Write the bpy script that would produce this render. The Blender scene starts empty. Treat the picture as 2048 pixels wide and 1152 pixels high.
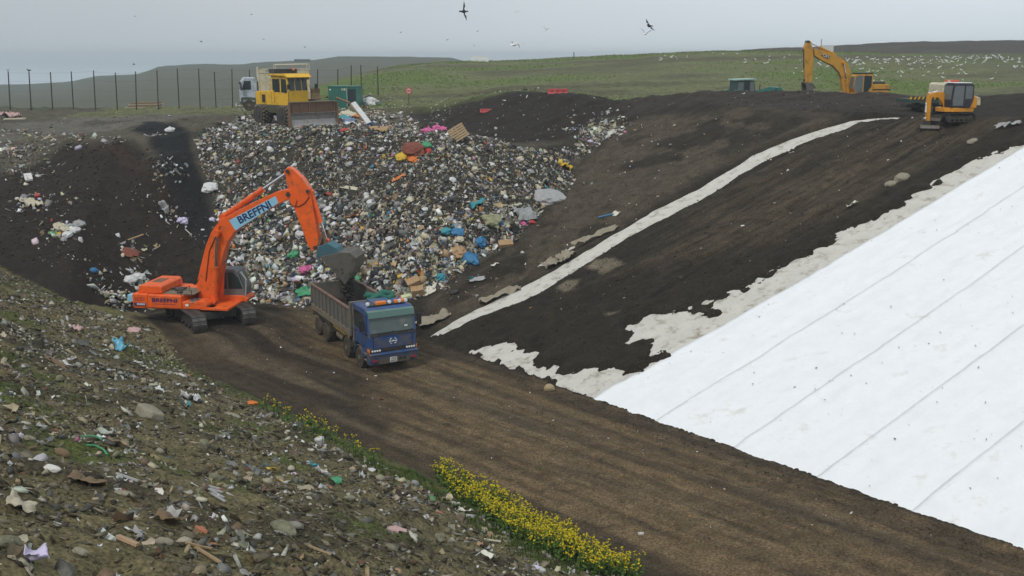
import bpy, bmesh, math, random
import numpy as np
from mathutils import Vector, Matrix
C = bpy.context.scene
COL = C.collection
R = math.radians
# ------------------------------------------------------------------ camera
FPX = 2010.0; PITCH = math.atan(464 / FPX); EYE = 15.0
cd = bpy.data.cameras.new('camera'); cam = bpy.data.objects.new('camera', cd); COL.objects.link(cam)
cam.location = (0, 0, EYE); cam.rotation_euler = (math.pi / 2 - PITCH, 0, 0)
cd.sensor_width = 36; cd.lens = 36 * FPX / 2048; cd.clip_start = .1; cd.clip_end = 6000
C.camera = cam
# ------------------------------------------------------------------ sky, sun, exposure
SUN_EL, SUN_AZ = 52, 212      # azimuth clockwise from +y (north): veiled sun behind and to the left of the viewer
W = bpy.data.worlds.new('World'); C.world = W; W.use_nodes = True
nt = W.node_tree; nt.nodes.clear()
sky = nt.nodes.new('ShaderNodeTexSky'); sky.sky_type = 'NISHITA'; sky.sun_disc = False
sky.sun_elevation = R(SUN_EL); sky.sun_rotation = R(SUN_AZ); sky.dust_density = 4.0; sky.air_density = 1.0; sky.ozone_density = 1.0
hs = nt.nodes.new('ShaderNodeHueSaturation'); hs.inputs['Saturation'].default_value = .30
# an even cloud deck veils most of the blue sky
tc = nt.nodes.new('ShaderNodeTexCoord'); nz = nt.nodes.new('ShaderNodeTexNoise'); nz.inputs['Scale'].default_value = 1.6; nz.inputs['Detail'].default_value = 5
mp = nt.nodes.new('ShaderNodeMapping'); mp.inputs['Scale'].default_value = (1, 1, 4)
rp = nt.nodes.new('ShaderNodeValToRGB'); rp.color_ramp.elements[0].position = .3; rp.color_ramp.elements[1].position = .75
rp.color_ramp.elements[0].color = (6.6, 7.4, 8.0, 1); rp.color_ramp.elements[1].color = (7.7, 8.4, 8.9, 1)
mx = nt.nodes.new('ShaderNodeMix'); mx.data_type = 'RGBA'; mx.inputs[0].default_value = .8
bg = nt.nodes.new('ShaderNodeBackground'); bg.inputs['Strength'].default_value = .10
ow = nt.nodes.new('ShaderNodeOutputWorld')
L = nt.links.new
L(sky.outputs[0], hs.inputs['Color']); L(hs.outputs[0], mx.inputs[6])
L(tc.outputs['Generated'], mp.inputs[0]); L(mp.outputs[0], nz.inputs['Vector']); L(nz.outputs[0], rp.inputs[0]); L(rp.outputs[0], mx.inputs[7])
# the cloud deck is thinner, so brighter, towards the right (east)
sx_ = nt.nodes.new('ShaderNodeSeparateXYZ'); L(tc.outputs['Generated'], sx_.inputs[0])
gr = nt.nodes.new('ShaderNodeMapRange'); gr.inputs[1].default_value = -.6; gr.inputs[2].default_value = .6; gr.inputs[3].default_value = .80; gr.inputs[4].default_value = 1.15; gr.interpolation_type = 'SMOOTHSTEP'; L(sx_.outputs[0], gr.inputs[0])
gv = nt.nodes.new('ShaderNodeVectorMath'); gv.operation = 'SCALE'; L(mx.outputs[2], gv.inputs[0]); L(gr.outputs[0], gv.inputs['Scale'])
L(gv.outputs[0], bg.inputs[0]); L(bg.outputs[0], ow.inputs[0])
sl = bpy.data.lights.new('sun', 'SUN'); sl.energy = 1.75; sl.angle = R(14); sl.color = (1, .97, .92)
so = bpy.data.objects.new('sun', sl); COL.objects.link(so)
az, el = R(SUN_AZ), R(SUN_EL)
so.rotation_euler = Vector((math.sin(az) * math.cos(el), math.cos(az) * math.cos(el), math.sin(el))).to_track_quat('Z', 'Y').to_euler()
C.view_settings.view_transform = 'Standard'; C.view_settings.look = 'None'; C.view_settings.gamma = 1; C.view_settings.exposure = 0
C.view_settings.use_curve_mapping = False
rng = np.random.default_rng(7); random.seed(7)

# ------------------------------------------------------------------ tagging
def tag(o, label=None, cat=None, group=None, kind=None):
    if label: o['label'] = label
    if cat: o['category'] = cat
    if group: o['group'] = group
    if kind: o['kind'] = kind
    return o
def empty(name, loc, rz=0, sc=1):
    o = bpy.data.objects.new(name, None); COL.objects.link(o); o.location = loc; o.rotation_euler = (0, 0, rz); o.scale = (sc,) * 3
    o.empty_display_size = .3
    return o
# ------------------------------------------------------------------ materials
MATS = {}
def mat(name, col, rough=.6, metal=0, spec=.4, noise=0.0, nscale=6, bump=0, dirt=None, dirtamt=0, dscale=3, attr=False, coat=0, fine=0):
    if name in MATS: return MATS[name]
    m = bpy.data.materials.new(name); m.use_nodes = True; n = m.node_tree.nodes; l = m.node_tree.links.new
    b = n['Principled BSDF']; b.inputs['Roughness'].default_value = rough; b.inputs['Metallic'].default_value = metal
    b.inputs['Specular IOR Level'].default_value = spec
    if coat: b.inputs['Coat Weight'].default_value = coat; b.inputs['Coat Roughness'].default_value = .15
    if attr:
        a = n.new('ShaderNodeAttribute'); a.attribute_name = 'Col'; src = a.outputs['Color']
    else:
        a = n.new('ShaderNodeRGB'); a.outputs[0].default_value = (*col, 1); src = a.outputs[0]
    t = n.new('ShaderNodeTexCoord'); vec = t.outputs['Object']
    if noise:
        z = n.new('ShaderNodeTexNoise'); z.inputs['Scale'].default_value = nscale; z.inputs['Detail'].default_value = 6; z.inputs['Roughness'].default_value = .65
        l(vec, z.inputs['Vector'])
        mr = n.new('ShaderNodeMapRange'); mr.inputs[1].default_value = .25; mr.inputs[2].default_value = .75; mr.inputs[3].default_value = 1 - noise; mr.inputs[4].default_value = 1 + noise
        l(z.outputs[0], mr.inputs[0])
        v = n.new('ShaderNodeVectorMath'); v.operation = 'SCALE'; l(src, v.inputs[0]); l(mr.outputs[0], v.inputs['Scale']); src = v.outputs[0]
    if fine:
        z = n.new('ShaderNodeTexNoise'); z.inputs['Scale'].default_value = nscale * 9; z.inputs['Detail'].default_value = 3
        l(vec, z.inputs['Vector'])
        mr = n.new('ShaderNodeMapRange'); mr.inputs[1].default_value = .3; mr.inputs[2].default_value = .7; mr.inputs[3].default_value = 1 - fine; mr.inputs[4].default_value = 1 + fine
        l(z.outputs[0], mr.inputs[0])
        v = n.new('ShaderNodeVectorMath'); v.operation = 'SCALE'; l(src, v.inputs[0]); l(mr.outputs[0], v.inputs['Scale']); src = v.outputs[0]
    if dirt:
        z = n.new('ShaderNodeTexNoise'); z.inputs['Scale'].default_value = dscale; z.inputs['Detail'].default_value = 8; z.inputs['Roughness'].default_value = .7
        l(vec, z.inputs['Vector'])
        mr = n.new('ShaderNodeMapRange'); mr.inputs[1].default_value = .62 - dirtamt * .4; mr.inputs[2].default_value = .8 - dirtamt * .35; l(z.outputs[0], mr.inputs[0])
        k = n.new('ShaderNodeMix'); k.data_type = 'RGBA'; l(mr.outputs[0], k.inputs[0]); l(src, k.inputs[6]); k.inputs[7].default_value = (*dirt, 1); src = k.outputs[2]
    l(src, b.inputs['Base Color'])
    if bump:
        z = n.new('ShaderNodeTexNoise'); z.inputs['Scale'].default_value = nscale * 3; z.inputs['Detail'].default_value = 6; l(vec, z.inputs['Vector'])
        p = n.new('ShaderNodeBump'); p.inputs['Strength'].default_value = bump; p.inputs['Distance'].default_value = .05; l(z.outputs[0], p.inputs['Height']); l(p.outputs[0], b.inputs['Normal'])
    MATS[name] = m
    return m
# ------------------------------------------------------------------ noise
def _h(ix, iy, seed):
    n = (ix.astype(np.int64) * 374761393 + iy.astype(np.int64) * 668265263 + seed * 1442695041) & 0xFFFFFFFF
    n = ((n ^ (n >> 13)) * 1274126177) & 0xFFFFFFFF
    return ((n ^ (n >> 16)) & 0xFFFF) / 65535.0
def vnoise(x, y, seed=0):
    x0 = np.floor(x); y0 = np.floor(y); fx = x - x0; fy = y - y0
    fx = fx * fx * (3 - 2 * fx); fy = fy * fy * (3 - 2 * fy)
    a = _h(x0, y0, seed); b = _h(x0 + 1, y0, seed); c = _h(x0, y0 + 1, seed); d = _h(x0 + 1, y0 + 1, seed)
    return (a + (b - a) * fx) * (1 - fy) + (c + (d - c) * fx) * fy
def fbm(x, y, size, octv=4, seed=0, gain=.5):
    s = 0; amp = 1; tot = 0; f = 1 / size
    for i in range(octv):
        s = s + amp * vnoise(x * f + 17.3 * i, y * f - 9.1 * i, seed + i); tot += amp; amp *= gain; f *= 2.03
    return s / tot * 2 - 1          # about -1..1
def sstep(a, b, x):
    t = np.clip((x - a) / (b - a), 0, 1); return t * t * (3 - 2 * t)
def smin(a, b, k=.4):
    h = np.clip(.5 + .5 * (b - a) / k, 0, 1); return b + (a - b) * h - k * h * (1 - h)
def smax(a, b, k=.4): return -smin(-a, -b, k)
def sdpoly(x, y, P):
    """signed distance to a closed polygon, positive inside"""
    P = np.asarray(P, float); d2 = np.full(x.shape, 1e18); ins = np.zeros(x.shape, bool)
    for i in range(len(P)):
        ax, ay = P[i]; bx, by = P[(i + 1) % len(P)]; ex, ey = bx - ax, by - ay; wx, wy = x - ax, y - ay
        t = np.clip((wx * ex + wy * ey) / (ex * ex + ey * ey + 1e-12), 0, 1)
        d2 = np.minimum(d2, (wx - ex * t) ** 2 + (wy - ey * t) ** 2)
        cr = ((ay <= y) & (by > y)) | ((by <= y) & (ay > y))
        with np.errstate(divide='ignore', invalid='ignore'):
            xi = ax + (y - ay) / (by - ay if by != ay else 1e-9) * ex
        ins ^= cr & (x < xi)
    d = np.sqrt(d2); return np.where(ins, d, -d)
# ------------------------------------------------------------------ the lie of the land (metres; pit floor z = 0, viewer's eye at z = 15)
def uv(x, y): return .714 * x + .70 * y, -.70 * x + .714 * y
def slope_plane(x, y):
    u, v = uv(x, y); return (u - (30.7 + .058 * v)) / 3
FOOT = [(-90, 80), (-45, 66), (-29.5, 56.6), (-24.6, 54.2), (-22.8, 57.5), (-20.5, 60.8), (-16.5, 61.2), (-11, 61.2), (-5.1, 57.9), (.2, 62), (4.55, 72.7), (8.3, 79.8), (10, 85), (10, 400), (-90, 400)]
def base(x, y):
    u, v = uv(x, y)
    uL = 21.6 + np.clip(.25 * (v - 45), 0, 6)
    bank = np.minimum(.45 * (uL - u), 12.6)
    pl = slope_plane(x, y)
    zp = np.interp(x, [-60, -13, -6, 0, 12, 30, 60], [9, 9.3, 10.6, 11.4, 11.2, 11.0, 12.6])
    zp = zp + .82 * np.exp(-((y - 83.5) / 3.2) ** 2) * sstep(8, 15, x) * (1 - sstep(30, 36, x)) - .9 * sstep(86, 90, y) * sstep(5, 12, x)
    zg = np.interp(x, [-60, -35, -25, -13, 0, 8], [8.8, 9.0, 9.3, 9.5, 8.5, 9.4])
    df = np.maximum(sdpoly(x, y, FOOT), 0)
    ground = smax(smax(np.zeros_like(x), bank, .5), np.minimum(pl, 14), .3)
    fill = ground + .6 * df
    z = smin(fill, np.maximum(zg, np.minimum(bank, 9.2)), .7)
    z = np.where(df > 0, z, ground)
    z = np.maximum(z, smin(pl, zp, .5))
    z = np.where(pl > zp, np.minimum(z, np.maximum(zp, smin(pl, zp, .5))), z)
    z = np.maximum(z, np.where(df > 0, -1, bank))
    # mound of black soil tipped over the edge on the left
    z = z + 1.9 * np.exp(-(((x + 24.0) / 2.1) ** 2 + ((y - 69.8) / 3.0) ** 2))
    # rubbish stands proud of the wall beside it
    return z
def far(x, y, z):
    # ground falls away behind the fence on the left
    lo = 5.0 + 0 * x
    k = sstep(118, 150, y) * (1 - sstep(-40, 0, x))
    z = z * (1 - k) + lo * k
    zc = np.interp(x / np.maximum(y, 50) * 297, [-160, -153, -150, -128, -120, -107, -102, -88, -78, -74, -57, -50, -18, -12, -6, 30], [3, 4, 6, 7, 9, 9.6, 11.8, 12.6, 12.2, 12.9, 13.5, 14.7, 14.5, 13.2, 12, 4])
    zc = EYE + (zc - EYE) * 2.0        # a farther ridge seen over the fence
    hill = 2 + (zc - 2 + 1.0 * fbm(x, y, 40, 4, 201) * sstep(350, 500, y)) * sstep(180, 585, y) - (zc + 12) * sstep(625, 800, y)
    gc = np.interp(x, [-60, -26, -12, 0, 16, 33, 47, 60, 120], [7, 13.0, 13.9, 14.1, 14.9, 15.7, 15.75, 15.4, 15.4])
    g0 = np.interp(x, [-60, -30, 0, 40], [8.5, 9.2, 10.3, 10.5])
    green = g0 + (gc - g0) * sstep(100, 178, y) ** .85 - (gc + 9) * sstep(185, 300, y)
    dc = np.interp(x, [40, 50, 62, 76, 100, 133, 200, 300], [4, 15.3, 16.6, 17.1, 18.4, 18.9, 19, 12])
    dark = 13.5 + (dc - 13.5) * sstep(205, 262, y) - (dc + 9) * sstep(275, 420, y)
    drop = sstep(150, 300, y); zf = z * (1 - drop) - 9 * drop
    zf = np.where((y > 118) & (x < 40), np.maximum(zf, hill), zf)
    gl = sstep(-62, -16, x)                                     # the green hill fades out to the left
    zf = np.maximum(zf, green * gl + np.minimum(zf, 7) * (1 - gl))
    zf = np.where((y > 185) & (x > 30), np.maximum(zf, dark), zf)
    z = np.where(y > 100, zf, z)
    return z
def ray(px, py):
    a = (px - 1024) / FPX; b = -(py - 576) / FPX; c, s = math.cos(PITCH), math.sin(PITCH)
    return np.array([a, c + b * s, -s + b * c])
def onplane(px, py):
    d = ray(px, py); n = np.array([.714 + .058 * .70, .70 - .058 * .714]) / 3
    t = (EYE + 30.7 / 3) / (n[0] * d[0] + n[1] * d[1] - d[2]); return d[0] * t, d[1] * t
def smooth_hit(px, py, t0=8, t1=330):
    d = ray(px, py); t = np.concatenate([np.arange(t0, 120, .05), np.arange(120, t1, .3)])
    x, y = d[0] * t, d[1] * t; zz = far(x, y, base(x, y)); below = EYE + d[2] * t < zz
    i = int(np.argmax(below)) if below.any() else len(t) - 1
    return x[i], y[i]
def PP(*pts): return [onplane(*p) for p in pts]
def SH(*pts): return [smooth_hit(*p) for p in pts]
# soil-free patches on the right slope
STRIP = PP((842, 676), (900, 640), (1000, 590), (1100, 540), (1200, 480), (1300, 420), (1400, 370), (1500, 310), (1600, 270), (1700, 240), (1817, 229), (1817, 234), (1720, 248), (1620, 285), (1520, 330), (1430, 385), (1340, 435), (1250, 480), (1180, 530), (1080, 590), (1000, 625), (930, 652), (884, 690))
bl = PP((925, 706), (985, 683), (1060, 690), (1110, 725), (1160, 742), (1255, 745), (1330, 715), (1290, 690), (1255, 660), (1280, 626), (1400, 612), (1430, 588), (1470, 575), (1560, 530), (1650, 490), (1680, 470), (1760, 430), (1850, 370), (1880, 350), (1960, 310), (2048, 285))
e0, e1 = np.array(bl[-3]), np.array(bl[-1]); ed = (e1 - e0) / np.linalg.norm(e1 - e0)
BARE = bl + [tuple(e1 + ed * 3)] + [(60, 60), (60, -10), (10, 0), (30, 12)] + PP((2600, 1320), (2048, 1122), (1700, 1000), (1185, 812))
ISLES = [PP((1165, 540), (1190, 522), (1232, 520), (1248, 532), (1205, 552)), PP((1112, 580), (1130, 565), (1160, 560), (1155, 585), (1125, 590)), PP((1208, 629), (1240, 626), (1240, 635), (1212, 637))]
# ------------------------------------------------------------------ ground sheet
def axis(segs):
    out = []
    for a, b, h in segs: out.append(np.arange(a, b, h))
    return np.concatenate(out)
gx = np.concatenate([-np.geomspace(2600, 660, 8), axis([(-650, -125, 6), (-125, -60, 2.5), (-60, -34, .5), (-34, 32, .17), (32, 60, .5), (60, 130, 2.5), (130, 320, 6)]), np.geomspace(330, 2600, 14)])
gy = np.concatenate([-np.geomspace(600, 12, 14), axis([(-10, 9, 1.0), (9, 40, .13), (40, 84, .17), (84, 120, .4), (120, 190, 1.2), (190, 330, 2.5), (330, 660, 5)]), np.geomspace(668, 3200, 20)])
X, Y = np.meshgrid(gx, gy)
Z = far(X, Y, base(X, Y))
U, V = uv(X, Y); SL = slope_plane(X, Y)
near = (Y < 125) & (Y > -5) & (np.abs(X) < 80)
n1 = fbm(X, Y, 6, 4, 1); n2 = fbm(X, Y, 1.6, 4, 5); n3 = fbm(X, Y, .5, 3, 9, .6)
nr = fbm(V * .25, U, .55, 4, 21)                        # ruts along the trench
ns = fbm(X * .53 - Y * .85, (X * .85 + Y * .53) * .07, .75, 3, 31)   # dozer lines up the slope
bankd = np.clip((21.6 + np.clip(.25 * (V - 45), 0, 6)) - U, -3, 30)
dF = sdpoly(X, Y, FOOT)
isbank = (dF < 0) & (bankd > 0)
isslope = (SL > 0.02) & ~isbank
isfloor = (bankd <= 0) & (SL <= .02) & (dF <= 0)
GARB = SH((392, 282), (402, 330), (428, 400), (440, 470), (470, 545), (500, 595), (560, 606), (700, 606), (830, 600), (880, 580), (960, 520), (1030, 490), (1080, 425), (1150, 365), (1140, 330), (1185, 300), (1235, 262), (1215, 242), (1165, 255), (1150, 298), (1060, 303), (1000, 288), (930, 272), (850, 262), (800, 247), (700, 240), (560, 238), (470, 245))
gsd = sdpoly(X, Y, GARB)
rough = np.where(isfloor, .06 * nr + .05 * n3, 0) + np.where(isslope, (.26 * ns) + .07 * n2 + .06 * n3, 0) + np.where(isbank, .30 * n2 + .17 * n3, 0)
rough += np.where((dF > 0), .12 * n2 + .06 * n3 + .15 * n1, 0) * np.where(gsd > -1, 1.3, 1)
rough += np.where(gsd > 0, .30 * fbm(X, Y, 2.3, 3, 83), 0) * sstep(0, 1.5, gsd) * (1 - sstep(71.5, 75.5, Y))
rough += np.clip(gsd * .5, 0, .7) * (1 + .5 * n2) * (1 - sstep(71.5, 75.5, Y))
calm = np.minimum(1, np.hypot((X + 17.0) / 4.5, (Y - 54.8) / 4.2)) ** 4
Z = Z + rough * near * calm + np.where(near, 0, .25 * n1 * np.clip(Y / 120, 0, 1.5))
Z += .0 + .5 * (1 - sstep(3.6, 6.5, np.hypot(X + 17.0, Y - 54.8)))     # pad of tipped soil under the orange excavator
# soil cover over the geotextile
pn = .55 * fbm(X * .53 - Y * .85, (X * .85 + Y * .53) * .3, 1.1, 4, 41) + .5 * fbm(X, Y, .7, 3, 47)
sdb = sdpoly(X, Y, BARE); sds = sdpoly(X, Y, STRIP)
cx_, cy_ = onplane(1370, 640); pamp = .80 + 1.1 * np.exp(-((X - cx_) ** 2 + (Y - cy_) ** 2) / 12)
edge = np.maximum(sdb - .05 * (pamp - .85) + pamp * pn + .5 * fbm(X, Y, .42, 3, 49), sds - .20 * (1 - sstep(7, 10, SL)) + .05 * sstep(8, 11, SL) + .22 * pn)
edge = edge - np.where((edge > 0) & (edge < 3.5), 2.2 * np.clip(fbm(X * .53 - Y * .85, (X * .85 + Y * .53) * .4, .75, 4, 57) - .10, 0, 1) * np.exp(-edge / 1.1), 0) * (sdb > -3)
edge = np.maximum(edge, np.where((sds > -2.2) & (sds < 0), -.45 + .9 * fbm(X, Y, 1.3, 3, 77) - .22 * np.abs(sds), -9))
LINE = PP((1188, 800), (1330, 718), (1430, 651), (1640, 520), (1870, 383), (2048, 300)) + [(60, 62), (60, -10), (20, 0)] + PP((2600, 1300), (2048, 1112))
edge = np.where(sdpoly(X, Y, LINE) > .15, np.maximum(edge, 1.0), edge)
cover = (np.clip(-edge * .45, -.20, .13) + np.where(edge < 0, .05, 0)) * sstep(.0, .22, SL)
crumbs = np.clip(fbm(X, Y, .55, 3, 51) - .58, 0, 1) * 1.2
onslope = isslope & near & (gsd < 0)
Z = Z - np.where(onslope & (edge > 0), rough * .8, 0) - np.where((np.abs(SL) < .35) & ~isbank & (dF < 0), rough * .6 * (1 - sstep(.15, .35, np.abs(SL))), 0) * (1 - (onslope & (edge > 0)))
Z = Z + np.where(onslope, cover + np.where((edge > 0) & (edge < 2.6) & (sdb > -1) & (sdpoly(X, Y, LINE) < 0), crumbs, 0), 0)
ZG = Z
def GZ(x, y):
    x = np.asarray(x, float); y = np.asarray(y, float)
    i = np.clip(np.searchsorted(gx, x) - 1, 0, len(gx) - 2); j = np.clip(np.searchsorted(gy, y) - 1, 0, len(gy) - 2)
    a = (x - gx[i]) / (gx[i + 1] - gx[i]); b = (y - gy[j]) / (gy[j + 1] - gy[j])
    return (ZG[j, i] * (1 - a) + ZG[j, i + 1] * a) * (1 - b) + (ZG[j + 1, i] * (1 - a) + ZG[j + 1, i + 1] * a) * b
def GN(x, y, e=.25):
    nx = (GZ(x - e, y) - GZ(x + e, y)) / (2 * e); ny = (GZ(x, y - e) - GZ(x, y + e)) / (2 * e)
    n = np.stack([nx, ny, np.ones_like(nx)], -1); return n / np.linalg.norm(n, axis=-1, keepdims=True)
_T = np.concatenate([np.arange(8, 125, .04), np.arange(125, 330, .3)])
def hit(px, py):
    d = ray(px, py); x, y = d[0] * _T, d[1] * _T; below = EYE + d[2] * _T < GZ(x, y)
    i = int(np.argmax(below)) if below.any() else len(_T) - 1
    return np.array([x[i], y[i], float(GZ(x[i], y[i]))])
# colours of the soils
def c3(r, g, b): return np.array([r, g, b])
def put(colr, w): 
    global CC
    CC = CC * (1 - w[..., None]) + colr * w[..., None]
CC = np.ones(X.shape + (3,)) * c3(.060, .050, .034)
put(c3(.118, .083, .045), (isfloor & near) * 1.0)                                   # beaten earth road
dark_floor = sdpoly(X, Y, SH((260, 600), (600, 590), (620, 700), (690, 740), (770, 850), (700, 900), (600, 850), (500, 790), (300, 650)))
put(c3(.024, .0185, .013), isfloor * sstep(-1.2, 1.5, dark_floor + 1.3 * n1 + .5 * nr) * .95)
put(c3(.032, .026, .019), isfloor * sstep(.1, .6, nr + .35 * n2 - .25) * .6)
nf = fbm(V * .07, U, .7, 4, 23); put(c3(.058, .043, .026), isfloor * sstep(.1, .3, fbm(V * .03, U, .26, 2, 29)) * .6); put(c3(.105, .079, .050), isfloor * sstep(.05, .5, nf) * .7); put(c3(.036, .028, .019), isfloor * sstep(.12, .45, fbm(V * .08, U, .45, 3, 27)) * .65)
for off_ in (-1.05, 1.05, 2.6, 4.6):
    trk = np.abs(U - (29.3 + off_ + .35 * np.sin(V / 7.0 + off_))); put(c3(.050, .038, .024), isfloor * (1 - sstep(.16, .34, trk + .10 * n3)) * (V < 37) * .7)
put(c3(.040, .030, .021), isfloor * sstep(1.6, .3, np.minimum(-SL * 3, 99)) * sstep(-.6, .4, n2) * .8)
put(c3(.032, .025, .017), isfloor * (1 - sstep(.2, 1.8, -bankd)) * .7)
put(c3(.023, .018, .013), (isslope & near) * 1.0)                                 # peaty cover on the slope
up = sdpoly(X, Y, PP((1430, 400), (1560, 330), (1720, 262), (1830, 240), (2000, 250), (1900, 300), (1750, 390), (1560, 480), (1330, 540), (1230, 560)))
put(c3(.056, .042, .027), (isslope & near) * sstep(-1.6, 2.2, up + 1.2 * ns + .8 * n1) * .8)
put(c3(.062, .048, .031), (isslope & near) * sstep(.12, .5, fbm(X * .53 - Y * .85, (X * .85 + Y * .53) * .06, .8, 3, 33)) * sstep(-3, 1.5, up) * .6); put(c3(.018, .0145, .011), (isslope & near) * sstep(.15, .5, fbm(X * .53 - Y * .85, (X * .85 + Y * .53) * .09, 1.3, 4, 35)) * .6)
for P in ISLES: put(c3(.125, .105, .072), (isslope & near) * sstep(-.1, .15, sdpoly(X, Y, P) + .45 * pn))
upper = sdpoly(X, Y, PP((880, 660), (1100, 535), (1300, 415), (1500, 305), (1690, 240), (1500, 215), (1300, 235), (1235, 262), (1150, 345), (1030, 495), (860, 600)))
put(c3(.062, .049, .034), (isslope & near) * sstep(-.8, .8, upper + .5 * n2))
put(c3(.027, .021, .015), (isslope & near) * sstep(-.5, 1.5, upper) * sstep(.05, .35, n2 * .7 + n1 * .6))
plat = (dF > 0) & (gsd < 0) & near
put(c3(.074, .064, .045), plat * 1.0)
road = sdpoly(X, Y, SH((0, 246), (150, 238), (330, 226), (480, 214), (480, 222), (380, 240), (230, 262), (0, 285)))
put(c3(.115, .106, .09), plat * sstep(-1.5, 1.5, road + 1.5 * n1) * .7)
put(c3(.035, .031, .024), plat * sstep(.0, .5, n1 + .4 * n2 - .1) * .6)
berm = sdpoly(X, Y, SH((820, 210), (860, 192), (1000, 190), (1250, 192), (1420, 190), (1440, 230), (1250, 240), (1170, 300), (1000, 290), (860, 262), (815, 240)))
put(c3(.022, .017, .0135), sstep(-1.5, 1.5, berm + n1) * near)
put(c3(.038, .031, .025), sstep(-1, 1, sdpoly(X, Y, SH((1250, 235), (1420, 215), (1560, 220), (1810, 225), (1840, 190), (1450, 186), (1250, 196))) + n1) * near * .8)
wall = sdpoly(X, Y, SH((-60, 330), (0, 350), (130, 292), (255, 286), (270, 300), (395, 400), (440, 560), (300, 640), (150, 610), (0, 540), (-60, 520)))
put(c3(.022, .016, .012), sstep(-1.2, .6, wall + .6 * n2) * near)
put(c3(.074, .036, .023), sstep(-.5, 2.5, sdpoly(X, Y, SH((120, 296), (245, 288), (330, 350), (370, 440), (330, 430), (240, 330))) + 1.2 * n1) * near * .7)
mound = sdpoly(X, Y, SH((262, 262), (300, 247), (345, 250), (385, 280), (400, 330), (430, 430), (445, 520), (400, 500), (330, 350)))
put(c3(.012, .0122, .0125), sstep(-.4, .5, mound + .4 * n2) * near)
put(c3(.040, .036, .029), sstep(-.8, .4, gsd + .4 * n2) * near)
put(c3(.115, .097, .050), isbank * near * 1.0)
put(c3(.040, .034, .021), (isbank & near) * sstep(-.05, .5, n2 + .5 * n1) * .85)
put(c3(.058, .080, .016), (isbank & near) * sstep(.15, .5, fbm(X, Y, 3.2, 4, 61) + .25 * n3) * .72)
put(c3(.048, .070, .016), (isbank & near) * (1 - sstep(.2, 1.3, bankd)) * sstep(48, 40, V) * .6)
# green hill, far hills
gm = (Y > 98) & (Y < 190) & (X > -45 - (Y - 100) * .1)
gmk = gm * sstep(98, 103, Y + 1.5 * n1)
put(c3(.115, .122, .055), gmk)
gv = fbm(X * .35, Y, 7, 5, 71)
put(c3(.086, .128, .028), gmk * sstep(-.15, .35, gv) * .9)
put(c3(.055, .046, .030), gmk * sstep(.1, .5, -gv) * .6)
put(c3(.075, .064, .048), gmk * sstep(60, 75, X + 8 * n1) * .6)
gb = (Y >= 118) & (X < 60) & (Y < 1600) & ~gm & (Y >= 118)
put(c3(.078, .077, .050), gb * 1.0)
put(c3(.050, .085, .040), gb * (1 - sstep(125, 175, Y + 20 * n1)) * .7)
put(c3(.062, .072, .045), gb * sstep(470, 570, Y + 25 * n1) * .8)
put(c3(.052, .044, .036), (Y > 190) * (X > 40) * (Y < 430) * 1.0)
put(c3(.075, .080, .040), ((Y > 190) & (X > 40) & (Y < 430)) * sstep(.1, .5, n1) * .5)
put(c3(.25, .26, .27), (Y > 200) * (Y < 206) * (X > 45) * .6)
CC = np.clip(CC, .002, .9)
def grid_mesh(name, X, Y, Z, col=None):
    h, w = X.shape; me = bpy.data.meshes.new(name)
    v = np.stack([X, Y, Z], -1).reshape(-1, 3).astype(np.float32)
    idx = np.arange(h * w).reshape(h, w); q = np.stack([idx[:-1, :-1], idx[:-1, 1:], idx[1:, 1:], idx[1:, :-1]], -1).reshape(-1, 4)
    me.vertices.add(len(v)); me.vertices.foreach_set('co', v.ravel())
    me.loops.add(q.size); me.loops.foreach_set('vertex_index', q.ravel().astype(np.int32))
    me.polygons.add(len(q)); me.polygons.foreach_set('loop_start', np.arange(0, q.size, 4, dtype=np.int32)); me.polygons.foreach_set('loop_total', np.full(len(q), 4, np.int32))
    me.polygons.foreach_set('use_smooth', np.ones(len(q), bool))
    if col is not None:
        a = me.attributes.new('Col', 'FLOAT_COLOR', 'POINT'); a.data.foreach_set('color', np.concatenate([col.reshape(-1, 3), np.ones((h * w, 1))], 1).astype(np.float32).ravel())
    me.update(); return me
RUT = np.stack([isfloor * (1 - sstep(-1, 1.5, dark_floor) * .5), (isslope & near) * sstep(-4, 2, up) * .9 + (isslope & near) * .1, 0 * X], -1) * near[..., None]
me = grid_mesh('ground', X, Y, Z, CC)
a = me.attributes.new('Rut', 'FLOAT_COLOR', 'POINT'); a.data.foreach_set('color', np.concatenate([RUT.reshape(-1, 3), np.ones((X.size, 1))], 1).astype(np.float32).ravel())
me.materials.append(mat('soil', None, .95, spec=.15, attr=True, noise=.45, nscale=1.4, bump=1.0, fine=.55))
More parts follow.
